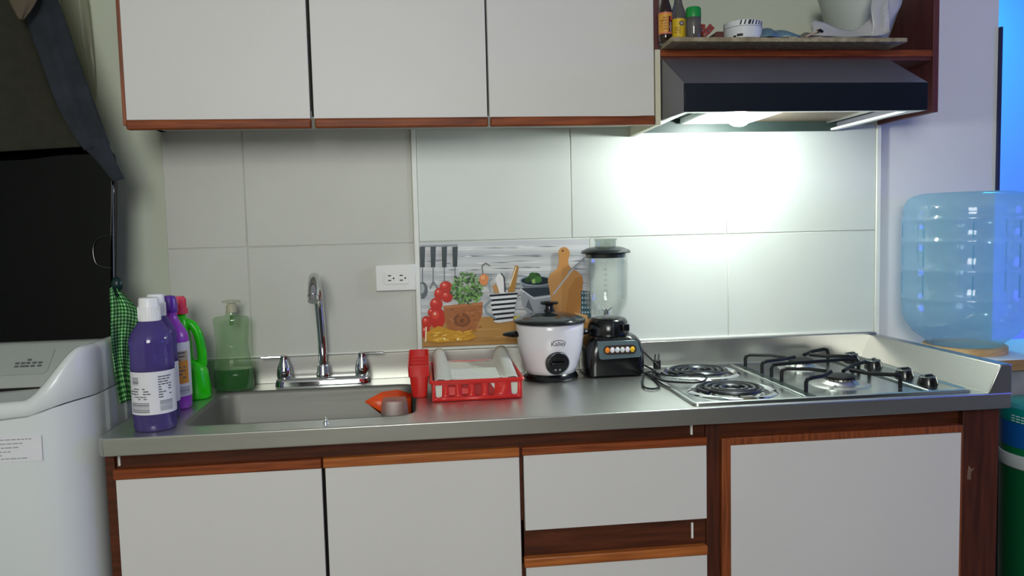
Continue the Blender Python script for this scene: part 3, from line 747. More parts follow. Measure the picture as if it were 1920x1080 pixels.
for j in range(nv+1):
    s = j/nv; a, b = tow([(u, v, 1000*x) for u, v, x in Tl], s), tow([(u, v, 1000*x) for u, v, x in Tr], s); r_ = []
    for i in range(nu+1):
        k = i/nu; p = a.lerp(b, k)
        am = .0035 if s > .3 else .0035+.008*(.3-s)
        x = min(p.z/1000+am*math.sin(k*12+s*3), .211)
        if s > .3: x = max(x, .1965)
        v = bm.verts.new(at(p.x, p.y-4*math.sin(k*PI), x=x)); uv[v] = (k*8.5+.8*math.sin(s*4), s*31); r_.append(v)
    rows.append(r_)
for a, b in zip(rows, rows[1:]):
    for i in range(nu):
        f = bm.faces.new((a[i], a[i+1], b[i+1], b[i]))
        for lp in f.loops: lp[uvl].uv = uv[lp.vert]
mk('kitchen_towel', bm, M_ging, loc=(.18, -.28, 1.1), angle=180, solid=.0012, label='green gingham kitchen towel hanging between washing machine and counter', cat='towel')

# ================================================================ washing machine
wm = thing('washing_machine', (-.1, -.28, 0), 'white top-loading washing machine with its black lid raised', 'washing machine')
M_wm = mat('washer_white', 'd5dadb', .28, var=.02, scale=4, coat=.2)
M_wmg = mat('washer_grey', 'a5aaa6', .4, var=.04, scale=6)
R0, xs1, ys0, xs0 = .10, .195, -.555, -.42
plan = [(xs0, -.02), (xs0, -.46), (xs0+.02, -.52), (xs0+.08, ys0)] + [(xs0+.08+(xs1-R0-xs0-.08)*k/8, ys0) for k in range(1, 8)]
plan += [(xs1-R0+R0*math.sin(math.radians(a)), ys0+R0-R0*math.cos(math.radians(a))) for a in range(0, 91, 6)]
plan += [(xs1, ys0+R0+(-.02-ys0-R0)*k/8) for k in range(1, 9)]
def hgt(x, y):
    if x > 0: a = math.degrees(math.atan2(x-(xs1-R0), -(y-(ys0+R0)))) if y < ys0+R0 else 90
    else: a = 90 if y > ys0+.02 else 0
    if x < xs1-R0 and y < ys0+.01: a = (x-(xs1-R0))*300
    return .985+.10*sm((a+6)/72)
def seam(x, y): return .952+.028*sm((x-.06)/.13)
bm = NB()
loft(bm, [[(x, y, z0 if z0 is not None else seam(x, y)-.0015) for x, y in plan] for z0 in (.02, .5, None)])
mk('cabinet_body', bm, M_wm, wm, angle=40, label='smooth white body with rounded corners')
cxm, cym = -.11, -.25
def inset(x, y, d):
    v = Vector((cxm-x, cym-y)); l = v.length; return x+v.x/l*d, y+v.y/l*d
bm = NB()
def lp(d, f): return [(*inset(x, y, d), f(x, y)) for x, y in plan]
loft(bm, [lp(.003, lambda x, y: seam(x, y)), lp(0, lambda x, y: seam(x, y)+.003), lp(0, lambda x, y: hgt(x, y)-.012), lp(.004, lambda x, y: hgt(x, y)-.004), lp(.012, lambda x, y: hgt(x, y)), lp(.024, lambda x, y: hgt(x, y)-.002), lp(.032, lambda x, y: hgt(x, y)-.012), lp(.036, lambda x, y: .945)], False, False)
mk('top_cover', bm, M_wm, wm, angle=50)
mk('deck', B(xs0+.04, xs1-.045, ys0+.045, -.06, .935, .955), M_wmg, wm)
mk('tub_opening', lathe(NB(), -.12, -.36, [(.15, .9545), (.15, .957), (.14, .957), (.135, .9552), (.002, .9552)], 40), mat('tub_dark', '2c302e', .4, metal=.4, var=.2), wm)
bm = NB()
cs = [(-.315, .955), (-.305, .985), (-.225, 1.063), (-.06, 1.066), (-.06, .955)]
a = [bm.verts.new((xs0+.045, y, z)) for y, z in cs]; b = [bm.verts.new((xs1-.05, y, z)) for y, z in cs]
bm.faces.new(a); bm.faces.new(b[::-1])
for i in range(5): bm.faces.new((a[i], b[i], b[(i+1) % 5], a[(i+1) % 5]))
cons = mk('console', bm, M_wmg, wm, bevel=.006)
def conp(x, t, off=.001): # point on sloped console face
    y = -.305+.08*t; z = .985+.078*t; n = Vector((0, -.078, .08)).normalized()*off
    return (x, y+n.y, z+n.z)
bm = NB(); pts = rrect(-.33, .018, .16, .86, .1, 4)
pts = [(max(-.33, min(.018, x)), t) for x, t in [(-.33, .16), (.008, .16), (.016, .24), (.016, .78), (.008, .86), (-.33, .86)]]
vs = [bm.verts.new(conp(x, t, .0022)) for x, t in pts]; v2 = [bm.verts.new(conp(x, t, 0)) for x, t in pts]
bm.faces.new(vs)
for i in range(len(vs)): bm.faces.new((vs[i], v2[i], v2[(i+1) % len(vs)], vs[(i+1) % len(vs)]))
plq = mk('drawer_front', bm, M_wmg, cons)
bm = NB(); rnd = random.Random(2)
for k in range(3):
    for j in range(5):
        x0 = -.062+j*.0125+rnd.random()*.003; t0 = .34+.08*k
        if k == 2 and j not in (2,): continue
        vs = [bm.verts.new(conp(x, t, .0026)) for x, t in ((x0, t0), (x0+.0095, t0), (x0+.0095, t0+.05), (x0, t0+.05))]; bm.faces.new(vs)
mk('drawer_print', bm, M_print, plq)
mk('dark_slot', B(-.33, .03, -.322, -.312, .960, .972), M_dark, wm)
# sticker with print on the front
sk_ = mk('sticker', B(-.09, .1185, ys0-.0012, ys0+.0002, .868, .919), M_label, wm)
bm = NB()
for k, (a0, a1, z) in enumerate(((.02, .10, .913), (.02, .085, .905), (-.02, .075, .897), (-.05, .06, .889), (-.05, .05, .882), (-.05, .09, .875))):
    x = a0
    while x < a1-.004:
        l = .004+rnd.random()*.01; box(bm, x, min(a1, x+l), ys0-.0016, ys0-.001, z-.0012, z+.0008); x += l+.002
mk('sticker_print', bm, mat('print_pale', '9a9c9c', .6, var=.1), sk_)
# raised lid
bm = NB(); x0, x1 = -.40, .130
ang = math.radians(4)
lidpts = [(x0, 1.052), (x1-.012, 1.052), (x1, 1.066), (x1+.018, 1.47), (x1+.014, 1.508), (x1-.006, 1.527), (x0, 1.533)]
a = [bm.verts.new((x, -.205+(z-1.05)*math.tan(ang), z)) for x, z in lidpts]; b = [bm.verts.new((x, -.178+(z-1.05)*math.tan(ang), z)) for x, z in lidpts]
bm.faces.new(a); bm.faces.new(b[::-1])
for i in range(len(lidpts)): bm.faces.new((a[i], b[i], b[(i+1) % len(lidpts)], a[(i+1) % len(lidpts)]))
lid = mk('lid', bm, mat('black_gloss', '030405', .05, var=.1, spec=.2), wm, bevel=.006, bseg=3, label='glossy black lid standing open')
q = at(186, 470, y=-.205)
bm = NB(); zc = q.z
hp = [(x1+.010, zc+.038), (x1-.012, zc+.034), (x1-.030, zc+.022), (x1-.036, zc-.002), (x1-.030, zc-.030), (x1-.012, zc-.040), (x1+.004, zc-.042)]
tube(bm, [(x, -.2075+(z-1.05)*math.tan(ang), z) for x, z in hp], .0012, 6, sub=4)
mk('lid_finger_rim', bm, mat('lid_rim', '2a2e30', .2, var=.1), lid)
mk('lid_seal', tube(NB(), [(x1+.006, -.206+(1.10-1.05)*math.tan(ang), 1.10), (x1+.014, -.206+.4*math.tan(ang)*.95, 1.43)], .0014, 6), mat('lid_rim'if 0 else 'seal_grey', '5c6264', .2, var=.1), lid)

# fabric machine cover thrown over the lid
cv = thing('machine_cover', (0, -.23, 1.5), 'dark olive fabric machine cover with charcoal hem hanging over the raised lid', 'cover')
Lf = [(-130, -160), (-130, -60), (-130, 60), (-130, 160), (-130, 240), (-130, 292)]
In = [(8, -160), (22, -70), (45, 25), (72, 105), (110, 205), (152, 275)]
Rt = [(45, -160), (82, -70), (118, 25), (145, 105), (180, 200), (232, 335)]
def lerp_path(pth, s):
    f = s*(len(pth)-1); i = min(int(f), len(pth)-2); k = f-i
    p = smooth_path([(a, b, 0) for a, b in pth], 8); f = s*(len(p)-1); i = min(int(f), len(p)-2); k = f-i
    q = p[i].lerp(p[i+1], k); return q.x, q.y
def cloth_strip(A_, B_, nu, nv, y0, amp, ph, fall=0.0):
    rows = []
    for j in range(nv+1):
        s = j/nv; a, b = lerp_path(A_, s), lerp_path(B_, s); r_ = []
        for i in range(nu+1):
            q = i/nu; u, v = a[0]+(b[0]-a[0])*q, a[1]+(b[1]-a[1])*q
            y = y0+fall*(1-s)+amp*math.sin(q*5+s*3+ph)+amp*.5*math.sin(q*13+ph*2+s*4)
            r_.append(at(u, v, y=y))
        rows.append(r_)
    return rows
M_olive = mat('olive_fabric', '2b2b20', .95, var=.2, scale=40, bump=.3, bscale=400)  # olive darkened further for the light blocked from the cover
M_char = mat('charcoal_fabric', '2b3038', .95, c2='20252b', scale=18, bump=.3, bscale=300)  # charcoal likewise carries the cover's shade in its colour
mk('main_panel', grid(NB(), cloth_strip(Lf, In, 16, 26, -.225, .006, .3, .06)), M_olive, cv, angle=180, solid=.003)
hem_end = In[:-1]+[(211, 340)]
mk('hem_band', grid(NB(), cloth_strip([(a+1, b) for a, b in In[:-1]]+[(158, 282)], Rt[:-1]+[(206, 270)], 10, 26, -.238, .006, 1.1, .06)), M_char, cv, angle=180, solid=.003)
mk('hem_corner', grid(NB(), cloth_strip([(140, 262), (176, 296), (212, 340)], [(200, 256), (214, 295), (233, 335)], 6, 10, -.240, .002, .4)), M_char, cv, angle=180, solid=.003)
mk('tan_fold', grid(NB(), cloth_strip([(0, -60), (12, -10), (36, 36)], [(60, -70), (72, -8), (44, 37)], 8, 10, -.250, .004, .2)), mat('tan_fabric', '5a5042', .95, var=.15, bump=.3), cv, angle=180, solid=.003)

# pale plastic bag on the wall
bm = NB()
A_ = [(112, -60), (112, 0), (128, 50), (146, 110), (164, 170), (176, 192)]; B_ = [(150, -60), (164, 0), (170, 50), (176, 110), (179, 160), (178, 192)]
rows = []
for r_ in cloth_strip(A_, B_, 8, 24, -.012, .008, .7): rows.append(r_)
mk('wall_bag', grid(bm, rows), thin('pale_bag', 'e6e6da', .05, .3, .55, 'cfcfc0'), loc=at(145, 60, y=-.012), angle=180, solid=.001, label='pale translucent plastic bag hanging on the wall beside the dark cover', cat='bag')

# ================================================================ cutlery holder and dish rack
ch = thing('cutlery_holder', (.859, -.18, H), 'tall red cutlery holder with slatted top left of the dish rack', 'cutlery holder')
hx0, hx1, hy0, hy1, hz = .834, .884, -.298, -.10, .978
bm = NB()
def ring(i, z, rise=0): return [(x, y, z+rise*(y-hy0)/(hy1-hy0)) for x, y in rrect(hx0+i, hx1-i, hy0+i, hy1-i, .008, 3)]
loft(bm, [ring(.009, H+.001), ring(.007, H+.006), ring(.003, .952, .004), ring(0, .953, .004), ring(-.001, hz, .012), ring(.0015, hz, .012), ring(.003, .955, .004), ring(.009, H+.007)])
mk('body', bm, M_red, ch, angle=30)
for k in range(4):
    y = hy0+.035+k*.036; z = hz-.006+.012*(y-hy0)/(hy1-hy0)
    mk('slat', B(hx0+.002, hx1-.002, y-.002, y+.002, z-.012, z), M_red, ch, bevel=.001)
for y in (-.28, -.14): mk('hook_arm', B(hx1-.001, .8885, y, y+.01, .93, .95), M_red, ch)

dr = thing('dish_rack', (.995, -.2, H), 'red plastic dish drainer tub with cut-out front under a white tray', 'dish rack')
rx0, rx1, ry0, ry1, rz = .889, 1.102, -.345, -.075, .948
bm = NB()
# front wall with cut-outs
def Uh(cx, wd, z0, z1, n=6):
    pts = [(cx-wd/2, z1), (cx-wd/2+.001, z0+wd*.35)]
    for k in range(1, n): a = PI+PI*k/n; pts.append((cx+wd/2*math.cos(a)*.96, z0+wd*.35+wd*.35*math.sin(a)))
    return pts + [(cx+wd/2-.001, z0+wd*.35), (cx+wd/2, z1)]
xs = [.9035, .932, .9605, .989, .0, 1.0865]
hol = []
for cx in (.9045, .9355, .9665, .9975, 1.0285, 1.0835): hol.append([(x, ry0, z) for x, z in Uh(cx, .0165, H+.010, rz-.008)])
out = [(rx0+.003, ry0, H+.001), (rx1-.003, ry0, H+.001), (rx1, ry0, rz), (rx0, ry0, rz)]
holed(bm, out, hol)
mk('front_wall', bm, M_red, dr, solid=.003, angle=30)
bm = NB(); box(bm, rx0, rx0+.003, ry0, ry1, H+.001, rz); box(bm, rx1-.003, rx1, ry0, ry1, H+.001, rz); box(bm, rx0, rx1, ry1-.003, ry1, H+.001, rz); box(bm, rx0+.003, rx1-.003, ry0+.003, ry1-.003, H+.001, H+.004)
mk('tub', bm, M_red, dr, bevel=.001)
mk('inner_panel', B(.918, 1.045, ry0+.009, ry0+.012, H+.004, rz-.004), M_redd, dr)
bm = NB(); box(bm, .9215, .950, ry0+.005, ry0+.0085, H+.012, H+.034); box(bm, .953, .980, ry0+.005, ry0+.0085, H+.014, H+.030)
mk('embossed_bars', bm, M_red, dr, bevel=.002)
bm = NB()
loft(bm, [[(x, y, z) for x, y in rrect(rx0-i, rx1+i, ry0-i, ry1+i, .006, 3)] for i, z in ((0, rz-.004), (.005, rz-.004), (.006, rz), (.004, rz+.003), (0, rz+.003))]+[[(x, y, rz-.004) for x, y in rrect(rx0+.001, rx1-.001, ry0+.001, ry1-.001, .006, 3)]], False, False)
mk('rim', bm, M_red, dr, angle=40)

tr = thing('drip_tray', (.995, -.2, rz), 'greyish white ribbed tray sitting in the red dish drainer', 'tray')
M_tray = thin('tray_plastic', 'd8dad0', .08, .3, .82, 'cdd0c6')
ys = [ry0+.006, ry0+.012, -.30, -.25, -.20, -.15, -.11, -.085]
rows = []
for y in ys:
    s = (y-ry0)/.26; zs = rz+.004+.036*s; zc_ = rz-.002+.006*s if y > -.33 else zs-.001
    l = .004*s
    rows.append([(rx0+.006, y, rz-.03), (rx0+.007, y, zs-.012), (rx0+.010+l, y, zs-.002), (rx0+.016+l, y, zs), (rx0+.030, y, zs-.001), (rx0+.036, y, zs-.006), (rx0+.045, y, zc_), (rx0+.06, y, zc_-.002), (.995, y, zc_-.003), (rx1-.06, y, zc_-.002),
                 (rx1-.048, y, zc_), (rx1-.038, y, zs-.006), (rx1-.032, y, zs-.001), (rx1-.016-l, y, zs), (rx1-.010-l, y, zs-.002), (rx1-.007, y, zs-.012), (rx1-.006, y, rz-.03)])
mk('tray_sheet', grid(NB(), rows), mat('tray_white', 'cfd2c9', .4, var=.03, scale=8), tr, angle=60, solid=.002)
bm = NB()
for cx in (.9045, 1.0835): mk('tray_leg', B(cx-.010, cx+.010, ry0+.0045, ry0+.007, H+.008, rz), mat('tray_white', 'cfd2c9', .4, var=.03, scale=8), tr)
poly_y(bm, [(1.024, rz-.004), (1.040, rz-.004), (1.040, H+.02), (1.030, H+.034)], ry0+.0045, ry0+.007)
mk('tray_leg', bm, mat('tray_white', 'cfd2c9'), tr)
for k in range(8):
    y = -.325+.0155*k; z = rz-.0015+.006*((y-ry0)/.26)
    mk('rib', tube(NB(), [(rx0+.048, y, z+.001), (rx1-.05, y+.004, z+.001)], .0026, 6), mat('tray_white', 'cfd2c9'), tr)

# orange scoop and clear cup in the sink
bm = NB()
L0 = at(684, 754, y=-.33); A1 = at(716, 736, y=-.30); A2 = at(745, 731.5, y=-.28); A3 = at(772, 739, y=-.27)
E1 = at(716, 773, y=-.335); E2 = at(745, 780, y=-.33); E3 = at(770, 782, y=-.32)
M1, M2, M3 = at(714, 752, y=-.325), at(745, 748, y=-.315), at(770, 752, y=-.305)
Bk1, Bk2, Bk3 = [Vector((p.x, p.y+.05, p.z-.07)) for p in (A1, A2, A3)]
T = Vector((L0.x+.001, L0.y+.004, L0.z-.0005))
rows = [[L0, L0+Vector((.0005, .0, .0003)), L0+Vector((.0006, .002, .0005)), T], [E1, M1, A1, Bk1], [E2, M2, A2, Bk2], [E3, M3, A3, Bk3]]
mk('plastic_scoop', grid(bm, rows), M_orange, loc=(.80, -.3, .85), angle=22, solid=.003, label='orange plastic scoop leaning in the sink', cat='scoop')
cp = NB(); cx, cy = .8025, -.392
sec = []
for z, h in ((.748, .040), (.76, .040), (.915, .0285), (.922, .026)):
    sec.append([(x, y, z) for x, y in rrect(cx-h, cx+h, cy-h, cy+h, h*.35, 3)])
t = thing('clear_cup', (cx, cy, .748), 'clear square cup upside down in the sink before the orange scoop', 'cup')
mk('wall', loft(cp, sec, False, True), thin('cup_clear', 'e6e0da', .10, .3, .30, 'c4b8ae'), t, angle=50)
mk('rim', tube(NB(), [(x, y, .7495) for x, y in rrect(cx-.04, cx+.04, cy-.04, cy+.04, .014, 3)], .002, 6, True), thin('cup_clear2', 'd8d4cc', .3, .05, .2, 'b0a8a0'), t)

# ================================================================ rice cooker
cx, cy = 1.2095, -.108
rc = thing('rice_cooker', (cx, cy, H), 'white rice cooker with glass lid and black dial beside the blender', 'rice cooker')
mk('foot_base', lathe(NB(), cx, cy, [(.072, H+.001), (.074, H+.006), (.070, H+.014), (.062, H+.022), (.058, H+.024)], 36), M_black, rc)
def rcr(z):
    t = (z-H-.018)/.128
    return .066+(.0905-.066)*(1-(1-max(0, min(1, t)))**2.2)
prof = [(.06, H+.016), (.066, H+.018)]+[(rcr(H+.018+.128*k/10), H+.018+.128*k/10) for k in range(1, 11)]+[(.0885, H+.149), (.087, H+.1495)]
mk('body', lathe(NB(), cx, cy, prof, 48), mat('cooker_white', 'e2e0e4', .25, var=.01, coat=.3), rc, angle=50)
ld = mk('lid', lathe(NB(), cx, cy, [(.091, H+.1495), (.0935, H+.152), (.0935, H+.158), (.091, H+.161), (.088, H+.1625), (.070, H+.170), (.045, H+.176), (.02, H+.179), (.001, H+.1795)], 48), [mat('dark_glass', '272c2e', .12, var=.1, coat=.6)], rc, angle=40)
mk('lid_rim', tube(NB(), [(cx+.0925*math.cos(2*PI*k/48), cy+.0925*math.sin(2*PI*k/48), H+.155) for k in range(48)], .0042, 8, True), mat('rim_dark', '1d2324', .25, metal=.4, var=.1), ld)
mk('lid_knob', lathe(NB(), cx, cy, [(.016, H+.177), (.014, H+.183), (.0105, H+.190), (.011, H+.197), (.023, H+.199), (.0255, H+.202), (.022, H+.206), (.004, H+.207)], 28), M_black, ld, angle=40)
for s in (-1, 1):
    bm = NB()
    sec = []
    for k, (d, hw_, hh) in enumerate(((.084, .022, .009), (.096, .022, .0085), (.103, .018, .006), (.1075, .010, .003)) if s > 0 else ((.084, .022, .009), (.102, .022, .0085), (.117, .016, .006), (.127, .008, .003))):
        sec.append([(cx+s*d, cy-.03*0+hw_*math.cos(a), H+.122+.002*k*0+hh*math.sin(a)) for a in [2*PI*i/14 for i in range(14)]])
    mk('side_handle', loft(bm, sec), M_black, rc, angle=50)
def on_body(a, z, off): r = rcr(z)+off; return (cx+r*math.sin(a), cy-r*math.cos(a), z)
# dial
az, zz = math.radians(4), H+.052
c0 = Vector(on_body(az, zz, 0)); tl = .40
n_ = Vector((math.sin(az)*math.cos(tl), -math.cos(az)*math.cos(tl), -math.sin(tl)*.55)).normalized(); ux = Vector((math.cos(az), math.sin(az), 0)); uy = n_.cross(ux)*-1
def disc(c, prof, n=32):
    return loft(NB(), [[c+n_*h+(ux*math.cos(2*PI*i/n)+uy*math.sin(2*PI*i/n))*r for i in range(n)] for r, h in prof])
dl = mk('dial', disc(c0, [(.0315, -.012), (.0315, .004), (.029, .0065), (.026, .007), (.001, .007)]), M_black, rc, angle=40)
mk('dial_ring', tube(NB(), [c0+n_*.006+(ux*math.cos(2*PI*i/32)+uy*math.sin(2*PI*i/32))*.030 for i in range(32)], .0009, 6, True), mat('ring_grey', '6c7078', .3, metal=.6, var=.05), dl)
mk('dial_pointer', loft(NB(), [[c0+n_*h+ux*(a*.022)+uy*(b*.0065) for a, b in ((-.8, -1), (.8, -1), (1, 0), (.8, 1), (-.8, 1), (-1, 0))] for h in (.006, .014, .0155)]), M_black, dl, bevel=.001)
bm = NB()
for a in (-.65, .65):
    c = c0+n_*.0073+uy*.016+ux*(.009*a)
    vs = [bm.verts.new(c+(ux*math.cos(2*PI*i/12)+uy*math.sin(2*PI*i/12))*.003) for i in range(12)]; bm.faces.new(vs)
mk('dial_marks', bm, mat('mark_grey', '8b9098', .4, var=.05), dl)
zl = H+.098; al = math.radians(5)
def curve_txt(x, y): z = zl+y; return on_body(al+x/rcr(z), z, .0006)
text_mesh('Kalley', .0165, curve_txt, rc, M_printd, 'brand_lettering')
bm = NB(); tube(bm, [on_body(al+(.001+.019*math.cos(a))/.09, zl+.0055+.0095*math.sin(a), .0006) for a in [math.radians(d) for d in range(15, 146, 10)]], .0007, 5)
mk('brand_arc', bm, M_printd, rc)

# ================================================================ blender
cx, cy = 1.382, -.084
bl_ = thing('blender', (cx, cy, H), 'black countertop blender with glass jar and coloured buttons beside the stove', 'blender')
bm = NB()
def sq(hx, hy, z, r, oy=0): return [(x, y, z) for x, y in rrect(cx-hx, cx+hx, cy-hy+oy, cy+hy+oy, r, 5)]
loft(bm, [sq(.070, .060, H+.003, .02), sq(.078, .066, H+.006, .022), sq(.0795, .067, H+.03, .024), sq(.0785, .066, H+.068, .026), sq(.073, .061, H+.092, .026), sq(.062, .054, H+.106, .03), sq(.055, .050, H+.110, .03)])
mk('motor_base', bm, M_black, bl_, angle=45)
bm = NB()
for sx in (-1, 1):
    for sy in (-1, 1): lathe(bm, cx+sx*.06, cy+sy*.048, [(.008, H+.0005), (.009, H+.005)], 12)
mk('feet', bm, M_rubber, bl_)
mk('jar_collar', lathe(NB(), cx-.007, cy, [(.056, H+.108), (.057, H+.115), (.056, H+.128), (.052, H+.146), (.046, H+.153), (.040, H+.155)], 32), M_black, bl_, angle=40)
mk('collar_lug', box(box(NB(), cx+.018, cx+.038, cy-.058, cy-.040, H+.122, H+.142), cx-.010, cx-.004, cy-.0585, cy-.045, H+.110, H+.145), M_black, bl_, bevel=.003)
# control panel on the front slope
yf = cy-.0655
def fp(x, z, off=0.0):
    t = (z-(H+.045)); y = cy-.0668 if z < H+.062 else cy-.0668+(z-H-.062)*.17
    return (x, y-off, z)
bm = NB()
pts = [(cx-.052, H+.098), (cx+.050, H+.098), (cx+.058, H+.094), (cx+.066, H+.060), (cx+.062, H+.053), (cx-.042, H+.050), (cx-.048, H+.054)]
a = [bm.verts.new(fp(x, z, .0022)) for x, z in pts]; b = [bm.verts.new(fp(x, z, -.004)) for x, z in pts]
f = bm.faces.new(a)
for i in range(len(pts)): bm.faces.new((a[i], b[i], b[(i+1) % len(pts)], a[(i+1) % len(pts)]))
pn = mk('control_panel', bm, mat('panel_grey_green', '5f7278', .3, metal=.3, var=.08), bl_, bevel=.001, angle=60)
bm = NB(); zc, hx = H+.0745, .045
pts = [(cx+.008+s*(hx-.012)+.012*math.cos(math.radians(a)), zc+.012*math.sin(math.radians(a))) for s, r in ((1, range(-90, 91, 18)), (-1, range(90, 271, 18))) for a in r]
a = [bm.verts.new(fp(x, z, .0030)) for x, z in pts]; bm.faces.new(a)
b = [bm.verts.new(fp(x, z, .001)) for x, z in pts]
for i in range(len(pts)): bm.faces.new((a[i], b[i], b[(i+1) % len(pts)], a[(i+1) % len(pts)]))
mk('button_slot', bm, mat('slot_dark', '2a1a14', .4, var=.1), pn)
for k, c in enumerate(('f08a1c', 'e8e4ea', 'dfe3e4', 'd8dedb', 'e6e2ec', 'eebf22')):
    x = cx-.0265+.0137*k
    mk('button', ball(NB(), fp(x, zc-.0003*0, .0035), .0066, 14, sy=.7, sz=1.15), mat('button_'+c, c, .3, var=.03), pn, label={0: 'orange button', 5: 'yellow button'}.get(k))
# glass jar
jx = cx-.011
bm = NB()
prof = [(.038, H+.154), (.041, H+.160), (.043, H+.170), (.054, H+.186), (.0575, H+.200), (.0585, H+.24), (.0595, H+.30), (.0605, H+.324), (.0615, H+.327)]
pin = [(.0575, H+.327), (.0560, H+.30), (.055, H+.24), (.054, H+.202), (.050, H+.189), (.039, H+.174), (.036, H+.163), (.001, H+.162)]
def flut(r, z, n=48):
    k = .035*sm((z-H-.19)/.03)
    return [(jx+r*(1-k*(.5+.5*math.cos(6*a)))*math.cos(a), cy+r*(1-k*(.5+.5*math.cos(6*a)))*math.sin(a), z) for a in [2*PI*i/n for i in range(n)]]
M_glass = thin('jar_glass', 'fdfefd', .10, .02)
loft(bm, [flut(r, z) for r, z in prof+pin], False, False)
jr = mk('glass_jar', bm, M_glass, bl_, angle=60)
hpts = [(jx+.052, cy+.020, H+.305), (jx+.066, cy+.045, H+.300), (jx+.068, cy+.050, H+.26), (jx+.062, cy+.040, H+.215), (jx+.048, cy+.018, H+.207)]
mk('jar_handle', tube(NB(), hpts, .006, 10, sub=5), M_glass, jr)
bm = NB()
for k in range(7):
    z = H+.205+.014*k; a0 = math.radians(-110)
    tube(bm, [(jx+.0575*math.cos(a0+.09*i), cy+.0575*math.sin(a0+.09*i), z) for i in range(3)], .0008, 5)
mk('measure_marks', bm, mat('mark_glass', '9fb0ac', .3, var=.1), jr)
bm = NB()
for k in range(4):
    a = PI/2*k+.4
    loft(bm, [[(jx+.004*math.cos(a-.5), cy+.004*math.sin(a-.5), H+.172), (jx+.004*math.cos(a+.5), cy+.004*math.sin(a+.5), H+.172), (jx+.022*math.cos(a+.2), cy+.022*math.sin(a+.2), H+.172+(.012 if k % 2 else .004))],
              [(jx+.004*math.cos(a-.5), cy+.004*math.sin(a-.5), H+.1735), (jx+.004*math.cos(a+.5), cy+.004*math.sin(a+.5), H+.1735), (jx+.022*math.cos(a+.2), cy+.022*math.sin(a+.2), H+.1735+(.012 if k % 2 else .004))]])
lathe(bm, jx, cy, [(.007, H+.162), (.007, H+.174), (.003, H+.178)], 14)
mk('blade', bm, M_chrome, bl_)
ld = mk('jar_lid', lathe(NB(), jx, cy, [(.053, H+.318), (.0545, H+.329), (.066, H+.330), (.068, H+.333), (.064, H+.338), (.048, H+.345), (.03, H+.348), (.001, H+.348)], 40), mat('lid_black', '1b2325', .25, var=.1), bl_, angle=40)
mk('filler_cap', lathe(NB(), jx, cy, [(.028, H+.347), (.0285, H+.364), (.031, H+.366), (.031, H+.369), (.001, H+.369)], 28), thin('cap_clear', 'e2e8e2', .2, .05, .18, 'c2cac4'), ld, angle=40)
# cord and plug
zc_ = H+.0045
def on(u, v, z=zc_): p = at(u, v, z=z); return (p.x, p.y, p.z)
cord = [(cx+.078, cy+.02, H+.03), (cx+.085, cy+.0, H+.022), on(1222, 692, H+.012), on(1228, 698), on(1240, 702, H+.012), on(1270, 705, H+.021), on(1300, 701, H+.022), on(1320, 703, H+.022), on(1325, 709, H+.022), on(1314, 716, H+.022), on(1280, 717, H+.020), on(1240, 713, H+.013), on(1214, 700), on(1207, 706), on(1206, 724), on(1222, 729), on(1236, 725), on(1228, 712), on(1212, 699, H+.010), on(1222, 697, H+.012), on(1230, 696, H+.014)]
cb = mk('power_cord', tube(NB(), cord, .0026, 8, sub=5), M_rubber, bl_)
mk('cord_loop', tube(NB(), [(cx+.078, cy+.03, H+.065), (cx+.095, cy+.035, H+.055), on(1232, 684, H+.03), on(1236, 690, H+.016)], .0024, 8, sub=5), M_rubber, bl_)
q = at(1232, 692, z=H+.012)
pg = mk('plug', box(NB(), q.x-.009, q.x+.009, q.y-.008, q.y+.008, H+.0115, H+.038), M_rubber, bl_, bevel=.003)
mk('plug_prongs', box(box(NB(), q.x-.006, q.x-.004, q.y-.003, q.y+.003, H+.037, H+.054), q.x+.004, q.x+.006, q.y-.003, q.y+.003, H+.037, H+.054), M_chrome, pg)

# ================================================================ water jug
jx, jy = 2.376, -.150
js = mk('jug_stand', loft(NB(), [circ(jx, jy, z, r, n=40) for z, r in ((.9302, .106), (.948, .106), (.950, .104), (.950, .085), (.9302, .085))]+[circ(jx, jy, .9302, .106, n=40)], False, False), mat('pale_wood', 'c9a878', .55, c2='b08c5a', scale=10, stretch=(2, 2, 12)), loc=(jx, jy, .9302), angle=40,
        label='pale wooden ring under the blue water jug', cat='stand')
wj = thing('water_jug', (jx, jy, .945), 'large blue translucent water jug upside down on the wooden ring', 'jug')
M_jug = thin('jug_blue', 'daeff5', .10, .06, .38, 'c6e8f2')
prof = [(.03, .944), (.085, .9455), (.092, .952), (.100, .962), (.130, .985), (.150, 1.012), (.157, 1.04), (.1585, 1.062)]
for z in (1.082, 1.160, 1.240, 1.300):
    prof += [(.1585, z-.008), (.1610, z-.003), (.1610, z+.003), (.1575, z+.008)]
prof += [(.159, 1.318), (.156, 1.338), (.147, 1.356), (.132, 1.366), (.11, 1.371), (.06, 1.372), (.02, 1.366)]
prof.sort(key=lambda t: t[1]) if False else None
mk('body', lathe(NB(), jx, jy, prof, 56), M_jug, wj, angle=50)
bm = NB()
for z0, z1 in ((1.092, 1.150), (1.170, 1.230), (1.250, 1.292)):
    for k in range(8):
        a = 2*PI*k/8+.25
        tube(bm, [(jx+.1578*math.cos(a), jy+.1578*math.sin(a), z0), (jx+.1578*math.cos(a), jy+.1578*math.sin(a), z1)], .0022, 6)
mk('moulded_ribs', bm, thin('jug_rib', 'cfe8f0', .03, .25, .3, 'b4def0'), wj)

